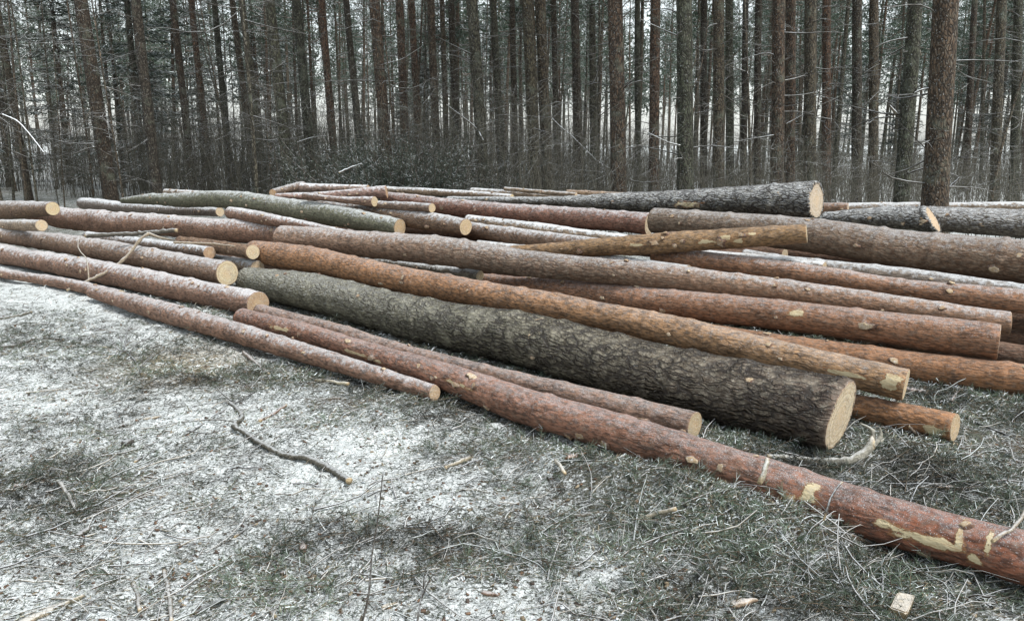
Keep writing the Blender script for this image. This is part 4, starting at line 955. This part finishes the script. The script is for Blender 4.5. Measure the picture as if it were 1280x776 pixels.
    # specific limbs on some of them
def limb(pxs,Y,r,label=None):
    """extra dead limb measured from the photograph, returned as tube arrays in world space"""
    P=np.array([P3(x,y,Y*cp+o) for x,y,o in pxs]); c=np.linspace(0,1,len(P)); A=smooth_interp(np.linspace(0,1,9),c,P) if len(P)>2 else np.array([P[0]+(P[1]-P[0])*t for t in np.linspace(0,1,9)])
    return A,np.linspace(r,r*.35,9)
LIMBS=[(11,[[(476,46,0),(489,45,-.1),(497,39,-.2)],[(474,82,0),(490,78,-.1),(505,73,-.2),(528,58,-.4)],[(478,103,0),(494,101,-.1)],[(478,117,0),(503,117,-.2)],[(478,130,0),(502,128,-.2)],[(480,143,0),(491,142,-.1)],[(482,153,0),(489,152,-.1)],[(482,165,0),(496,162,-.1)],[(483,175,0),(488,173,-.1)]],.018),
(16,[[(600,166,0),(588,154,-.2),(570,140,-.3),(558,131,-.4)],[(596,160,0),(604,175,-.3)]],.022),
(27,[[(850,46,0),(835,40,-.1),(815,31,-.2),(800,24,-.3)],[(850,182,0),(835,178,-.2),(818,170,-.3),(803,162,-.3)],[(862,92,0),(869,76,-.1),(870,60,-.1)],[(862,114,0),(868,106,-.1),(871,98,-.1)]],.016),
(24,[[(766,108,0),(775,100,-.2),(785,88,-.3)],[(768,30,0),(757,14,-.2)],[(771,30,0),(787,14,-.2),(795,8,-.3)],[(775,168,0),(783,158,-.2),(788,151,-.3)]],.016),
(20,[[(690,148,-.1),(700,158,-.2),(717,172,-.3),(745,200,-.4),(762,210,-.5)]],.014),
(37,[[(1075,138,0),(1085,128,-.2),(1100,113,-.3)],[(1073,160,0),(1085,155,-.2),(1101,142,-.3)],[(1080,92,0),(1092,84,-.2),(1100,80,-.3)]],.016),
(39,[[(1150,70,0),(1144,45,-.2),(1138,31,-.2)],[(1120,142,0),(1112,132,-.1)]],.03),
(40,[[(1190,24,0),(1197,12,-.1),(1203,-2,-.1)],[(1170,22,0),(1163,10,-.1)],[(1163,110,0),(1152,112,-.1),(1143,116,-.1)]],.014),
(33,[[(978,53,0),(966,50,-.1),(960,44,-.1)],[(983,155,0),(996,148,-.1),(1006,142,-.2)]],.014),
(0,[[(118,82,0),(128,74,-.1)],[(125,124,0),(137,118,-.1)],[(127,147,0),(135,145,-.1)]],.02),
(7,[[(372,178,-.1),(390,172,-.1),(407,170,-.1)]],.015),
]
def limbs():
    tr=[o for o in COL.objects if o.name.startswith('pine_tree')]
    bpy.context.view_layer.update()
    for idx,ls,r in LIMBS:
        e=tr[idx]; inv=np.array(e.matrix_world.inverted())
        for l in ls:
            A=Acc()
            a,rr=limb(l,FG[idx][4]-FG[idx][3]*FG[idx][4]/F*.35,r); a=np.c_[a,np.ones(len(a))]@inv.T; V,Q,_=tubes(a[None,:,:3],rr[None],6); A.add(V,Q,np.array((.13,.11,.08))); mobj('dead_branch',A.mesh('dead_branch',LIMB),e)
near_trees(); limbs()
def far_trees():
    var=[]
    for i in range(9):
        rg=np.random.default_rng(900+i); hgt=rg.uniform(16,21)
        var.append(build_tree(900+i,hgt,rg.uniform(.09,.14),(rg.normal()*.25,rg.normal()*.25,rg.uniform(0,1),rg.uniform(0,1)),m=8,n=20,col1=(.12,.088,.062),br=(.8,.5,38,.8),cl=.47,col0=[OLV,GRY,RDB][i%3],thick=1.6))
    groups={'a':('slim pine stem in the middle depth of the wood','slim pines in the middle depth of the wood'),'b':('thin pine stem far back in the dim wood','thin pines far back in the wood')}
    pts=list(OCC); n=0; rg=np.random.default_rng(5); tries=0
    while n<252 and tries<20000:
        tries+=1; px=rg.uniform(-120,1400); Y=24+66*rg.random()**.8
        if px<330 and rg.random()<.45: continue
        X=(px-640)/F*Y
        if any((X-a)**2+(Y-b)**2<(1.3+.012*Y)**2 for a,b in pts): continue
        pts.append((X,Y)); n+=1; k='a' if Y<48 else 'b'
        v=var[rg.integers(9)]
        lean=rg.normal()*.032, rg.normal()*.03
        e=place_tree('pine_tree',v[:3],(X,Y,float(ground_z(X,Y))),rg.uniform(0,6.28),rg.uniform(.55,.9),groups[k][0],groups[k][1],lean)
    # the wood behind: reads as one mass
    A=Acc(); n=700; px=rg.uniform(-250,1530,n); Y=rg.uniform(90,150,n); px[230:400]=rg.uniform(-1500,-170,170); px[400:560]=rg.uniform(1450,2800,160); Y[230:560]=rg.uniform(24,130,330); X=(px-640)/F*Y; h=rg.uniform(15,22,n)
    k=5;t=np.linspace(0,1,k); P=np.stack([X[:,None]+rg.normal(size=(n,1))*.6*t,Y[:,None]+0*t,h[:,None]*t],-1)
    P[...,2]+=ground_z(X,Y)[:,None]-.3
    V,Q,ix=tubes(P,rg.uniform(.09,.17,n)[:,None]*(1-.6*t),5); A.add(V,Q,np.array([OLV,GRY,RDB])[rg.integers(0,3,n)][ix])
    m=170; c=np.repeat(P[:,-1],m,0); f=rg.uniform(.45,1,(n*m)); c[:,2]=np.repeat(ground_z(X,Y),m)+np.repeat(h,m)*f
    c[:,:2]+=rg.normal(size=(n*m,2))*(1.15-.6*(f[:,None]-.35)); N=len(c); dd=rg.normal(size=(N,3)); dd/=np.linalg.norm(dd,axis=1,keepdims=True)
    V,Q,ix=blades(c,dd,rg.uniform(.4,1.,N),rg.uniform(.12,.3,N),None,1); cols=np.array([(.035,.055,.035),(.05,.075,.05),(.08,.105,.08)]); A.add(V,Q,cols[rg.integers(0,3,N)][ix])
    o=mobj('far_wood',A.mesh('far_wood',NEEDLE,False)); tag(o,kind='stuff',label='far off mass of pines closing the view behind the wood',cat='forest')
far_trees()
# spruces with drooping boughs
def spruce(seed,h,rad,dens=1.):
    rg=np.random.default_rng(seed); V,Q,C,at=trunk_geo(h,h*.011,(0,0,0,0),9,16,rg,(.09,.075,.06),(.09,.075,.06)); A=Acc();A.add(V,Q,C); tm=A.mesh('trunk',TRUNK)
    A=Acc(); n=int(150*dens); z=h*(.06+.94*rg.random(n)**.9); t=z/h; az=rg.uniform(0,6.28,n); ln=rad*(1-t)**.75*rg.uniform(.7,1.1,n)+.15
    el=.25-.65*(1-t)+rg.normal(size=n)*.08; d=np.stack([np.cos(az)*np.cos(el),np.sin(az)*np.cos(el),np.sin(el)],-1)
    b=np.stack([z*0,z*0,z],-1); k=5;tt=np.linspace(0,1,k); P=b[:,None]+d[:,None]*(ln[:,None]*tt)[...,None]; P[...,2]+=.12*ln[:,None]*tt**2
    V,Q,ix=tubes(P,.016*(1-.8*tt)[None]*np.ones((n,1)),4); A.add(V,Q,np.array((.09,.075,.06)))
    m=70; s=np.repeat(np.arange(n),m); f=rg.uniform(.12,1,n*m); base=b[s]+d[s]*(ln[s]*f)[:,None]; base[:,2]+=.12*ln[s]*f**2-.02
    side=np.stack([-np.sin(az[s]),np.cos(az[s]),np.zeros(n*m)],-1); sg=rg.choice([-1,1],n*m); w=(1-f)*.35*ln[s]+.12
    base=base+side*(sg*w*rg.random(n*m))[:,None]; base[:,2]-=.15*w*rg.random(n*m)
    dd=side*sg[:,None]*.7+d[s]*.7+rg.normal(size=(n*m,3))*.25; dd[:,2]-=.25; dd/=np.linalg.norm(dd,axis=1,keepdims=True); N=n*m
    V,Q,ix=blades(base,dd,rg.uniform(.10,.26,N),rg.uniform(.02,.05,N),None,1); cols=np.array([(.028,.042,.03),(.042,.06,.042),(.06,.08,.058),(.3,.34,.34)]); A.add(V,Q,cols[rg.choice(4,N,p=[.35,.33,.22,.10])][ix])
    return tm,None,A.mesh('crown',NEEDLE,False)
SP=[spruce(1,13,2.3),spruce(2,10,2.0),spruce(3,7,1.6)]
spl=['dark drooping spruce behind the lone dark pine','spruce with frosted boughs at the left edge','tall spruce filling the gap right of the red-brown bent pine','spruce far left behind the frosted shrubs','small spruce in the left thicket','spruce deep behind the slim left pines']
for i,(px,Y,v,s) in enumerate(((185,31,0,1.0),(20,34,0,1.05),(262,40,0,1.15),(-60,29,1,1.1),(95,38,1,1.25),(330,46,0,1.1))):
    place_tree('spruce_tree',SP[v],((px-640)/F*Y,Y,0),i*1.3,s,spl[i],None)
for i in range(14):
    rg=np.random.default_rng(70+i); px=rg.uniform(-100,1350); Y=rg.uniform(55,88)
    place_tree('spruce_tree',SP[i%3],((px-640)/F*Y,Y,0),i*2.3,rg.uniform(.9,1.35),'dark spruce standing between pines far back in the wood','spruces far back in the wood')
# evergreen bush behind the top of the pile
def bush():
    rg=np.random.default_rng(3); e=empty('juniper_bush',((497-640)/F*15.5,15.5,0),'dark evergreen bush behind the top of the log pile','bush')
    A=Acc(); B=Acc(); n=260; az=rg.uniform(0,6.28,n); el=rg.uniform(.35,1.5,n); ln=rg.uniform(.7,1.35,n)*(.8+.3*np.sin(el)); d=np.stack([np.cos(az)*np.cos(el)*1.35,np.sin(az)*np.cos(el),np.sin(el)*.85],-1)
    b=np.stack([rg.normal(size=n)*.45,rg.normal(size=n)*.3,np.zeros(n)],-1); tt=np.linspace(0,1,4); P=b[:,None]+d[:,None]*(ln[:,None]*tt)[...,None]
    V,Q,ix=tubes(P,.010*(1-.7*tt)[None]*np.ones((n,1)),4); A.add(V,Q,np.array((.08,.065,.05))); mobj('stems',A.mesh('stems',BRANCH),e)
    m=230; s=np.repeat(np.arange(n),m); f=rg.uniform(.25,1.03,n*m); base=b[s]+d[s]*(ln[s]*f)[:,None]+rg.normal(size=(n*m,3))*.07; dd=d[s]*.6+rg.normal(size=(n*m,3))*.5; dd/=np.linalg.norm(dd,axis=1,keepdims=True)
    V,Q,ix=blades(base,dd,rg.uniform(.02,.055,n*m),rg.uniform(.004,.009,n*m),None,1); cols=np.array([(.02,.03,.022),(.032,.045,.032),(.05,.065,.045)]); B.add(V,Q,cols[rg.integers(0,3,n*m)][ix]); mobj('foliage',B.mesh('foliage',NEEDLE,False),e); e.scale=(1.45,1.3,1.55)
bush()
# bare saplings
def sapling(seed,h,r):
    rg=np.random.default_rng(seed); V,Q,C,at=trunk_geo(h,r,(rg.normal()*.35,rg.normal()*.3,0,0),6,22,rg,(.10,.095,.075),(.12,.11,.09),.1)
    A=Acc();A.add(V,Q,C);tm=A.mesh('trunk',TRUNK); A=Acc(); dead_branches(at,h*.15,h*.97,70,h*.22,rg,A,droop=.12,thick=.7); return tm,A.mesh('crown',CROWN)
SA=[sapling(i,rg_h,r) for i,(rg_h,r) in enumerate(((5.5,.025),(7,.035),(4,.018),(6,.03),(8,.04)))]
rg=np.random.default_rng(12)
sl=['dark thin sapling near the left edge, curved','thin sapling with a slanting snowy twig at the left edge','bare sapling between the lone dark pine and its right neighbour','curved dark sapling beside the nearly black pine','bare sapling right of the thickest pine']
for i,(px,Y,v) in enumerate(((52,19,3),(8,17,1),(160,18,0),(936,21,4),(1236,16,3))):
    place_tree('bare_sapling',(SA[v][0],None,SA[v][1]),((px-640)/F*Y,Y,0),i*1.7,1.,sl[i],None,(-.06,0))
for i in range(70):
    px=rg.uniform(-80,700) if i<48 else rg.uniform(500,1350); Y=rg.uniform(17,42); v=SA[rg.integers(5)]
    place_tree('bare_sapling',(v[0],None,v[1]),((px-640)/F*Y,Y,0),rg.uniform(0,6),rg.uniform(.7,1.2),'thin bare sapling in the undergrowth of the wood','bare saplings in the undergrowth',(rg.normal()*.04,rg.normal()*.04))
def undergrowth():
    rg=np.random.default_rng(77); n=31000; px=rg.uniform(-220,1500,n); Y=13.5+34*rg.random(n)**1.15
    dens=np.interp(px,[-200,150,350,650,900,1100,1500],[1,1,1,1,1,.8,.85]); cl=n2((px-640)/F*Y,Y,.45,31)
    k=(rg.random(n)<dens*np.clip(.65+cl,0.12,1)); px,Y=px[k],Y[k]; n=len(px); X=(px-640)/F*Y
    far=(X*math.cos(R_(48))+Y*math.sin(R_(48)))>10.2
    X,Y,px=X[far],Y[far],px[far]; n=len(X)
    h=rg.uniform(.35,1.,n)**1.3*np.interp(px,[-200,300,600,900,1500],[3.6,3.4,2.9,1.9,1.7])
    t=np.linspace(0,1,5); ln=rg.normal(size=(n,2))*.16*h[:,None]; b=np.stack([X,Y,ground_z(X,Y)-.03],-1)
    P=b[:,None]+np.stack([ln[:,0:1]*t**1.5,ln[:,1:2]*t**1.5,h[:,None]*t],-1); P+=rg.normal(size=P.shape)*.02*h[:,None,None]*(t>0)[None,:,None]
    r=rg.uniform(.003,.0075,n)[:,None]*(1-.7*t)*np.clip(Y/16,1,1.7)[:,None]; A=Acc(); pal=np.array([(.075,.072,.055),(.10,.09,.066),(.055,.05,.04),(.12,.115,.09)])
    V,Q,ix=tubes(P,r,3); A.add(V,Q,pal[rg.integers(0,4,n)][ix])
    q=np.repeat(np.arange(n),4); N=len(q); kk=rg.integers(1,5,N); base=P[q,kk]; d=rg.normal(size=(N,3))*np.array([1,1,.5])+np.array([0,0,.8]); d/=np.linalg.norm(d,axis=1,keepdims=True); l=h[q]*rg.uniform(.12,.38,N)
    P2=np.stack([base,base+d*(l*.5)[:,None],base+d*l[:,None]+rg.normal(size=(N,3))*.05*l[:,None]],1); V,Q,ix=tubes(P2,(r[q,2]*.7)[:,None]*np.array([1,.8,.4]),3); A.add(V,Q,pal[rg.integers(0,4,N)][ix])
    o=mobj('undergrowth',A.mesh('undergrowth',BRANCH)); tag(o,kind='stuff',label='thicket of bare brown stems growing under the pines',cat='undergrowth')
undergrowth()
# fallen snowy branches in the edge of the wood
for lab,pts,r in (('snow-covered fallen branch in the thicket at the left edge',[(3,143,15.5),(22,152,15.4),(37,168,15.3),(55,191,15.2)],.016),
                  ('snowy broken branch leaning in the thicket above the orange log tips',[(424,216,14),(440,209,14),(452,205,14)],.018),
                  ('snow-tipped leaning stick in front of the right pines',[(1170,250,12.4),(1188,233,12.3),(1200,222,12.2)],.022)):
    o=stick('fallen_branch','branch',lab,pts,r,r*.6,(.13,.11,.09)); o.data.materials[0]=LIMB
# ------------------------------------------------------------------ light, sky, camera
SUN_EL,SUN_AZ=R_(58),R_(128)
w=bpy.data.worlds.new('World'); S.world=w; w.use_nodes=True; nt=w.node_tree; nt.nodes.clear()
o=nt.nodes.new('ShaderNodeOutputWorld'); b=nt.nodes.new('ShaderNodeBackground'); sky=nt.nodes.new('ShaderNodeTexSky'); sky.sky_type='NISHITA'; sky.sun_disc=False
sky.sun_elevation=SUN_EL; sky.sun_rotation=SUN_AZ; sky.air_density=1.3; sky.dust_density=1.5; sky.ozone_density=1.
hs=nt.nodes.new('ShaderNodeHueSaturation'); hs.inputs['Saturation'].default_value=.22; nt.links.new(sky.outputs[0],hs.inputs['Color']); mt=nt.nodes.new('ShaderNodeMix'); mt.data_type='RGBA'; mt.blend_type='MULTIPLY'; mt.inputs[0].default_value=1; mt.inputs[7].default_value=(.96,1.,1.01,1); nt.links.new(hs.outputs[0],mt.inputs[6]); nt.links.new(mt.outputs[2],b.inputs[0]); b.inputs[1].default_value=.15; nt.links.new(b.outputs[0],o.inputs[0])
sl_=bpy.data.lights.new('sun','SUN'); sl_.energy=2.3; sl_.angle=R_(16); sl_.color=(1,.97,.93); so=bpy.data.objects.new('sun',sl_); COL.objects.link(so)
dv=Vector((math.sin(SUN_AZ)*math.cos(SUN_EL),math.cos(SUN_AZ)*math.cos(SUN_EL),math.sin(SUN_EL))); so.rotation_euler=dv.to_track_quat('Z','Y').to_euler()
cam=bpy.data.cameras.new('camera'); co_=bpy.data.objects.new('camera',cam); COL.objects.link(co_); S.camera=co_
cam.sensor_width=36; cam.lens=36*F/1280; cam.clip_start=.05; cam.clip_end=3000
co_.location=(0,0,H); co_.rotation_euler=(R_(90)-PITCH,0,0)
S.view_settings.view_transform='Standard'; S.view_settings.look='None'; S.view_settings.exposure=EXPO; S.view_settings.gamma=1
S.render.engine='CYCLES'; S.cycles.use_denoising=True; S.cycles.max_bounces=5; S.cycles.diffuse_bounces=3; S.cycles.glossy_bounces=2; S.cycles.transmission_bounces=2; S.cycles.volume_bounces=0
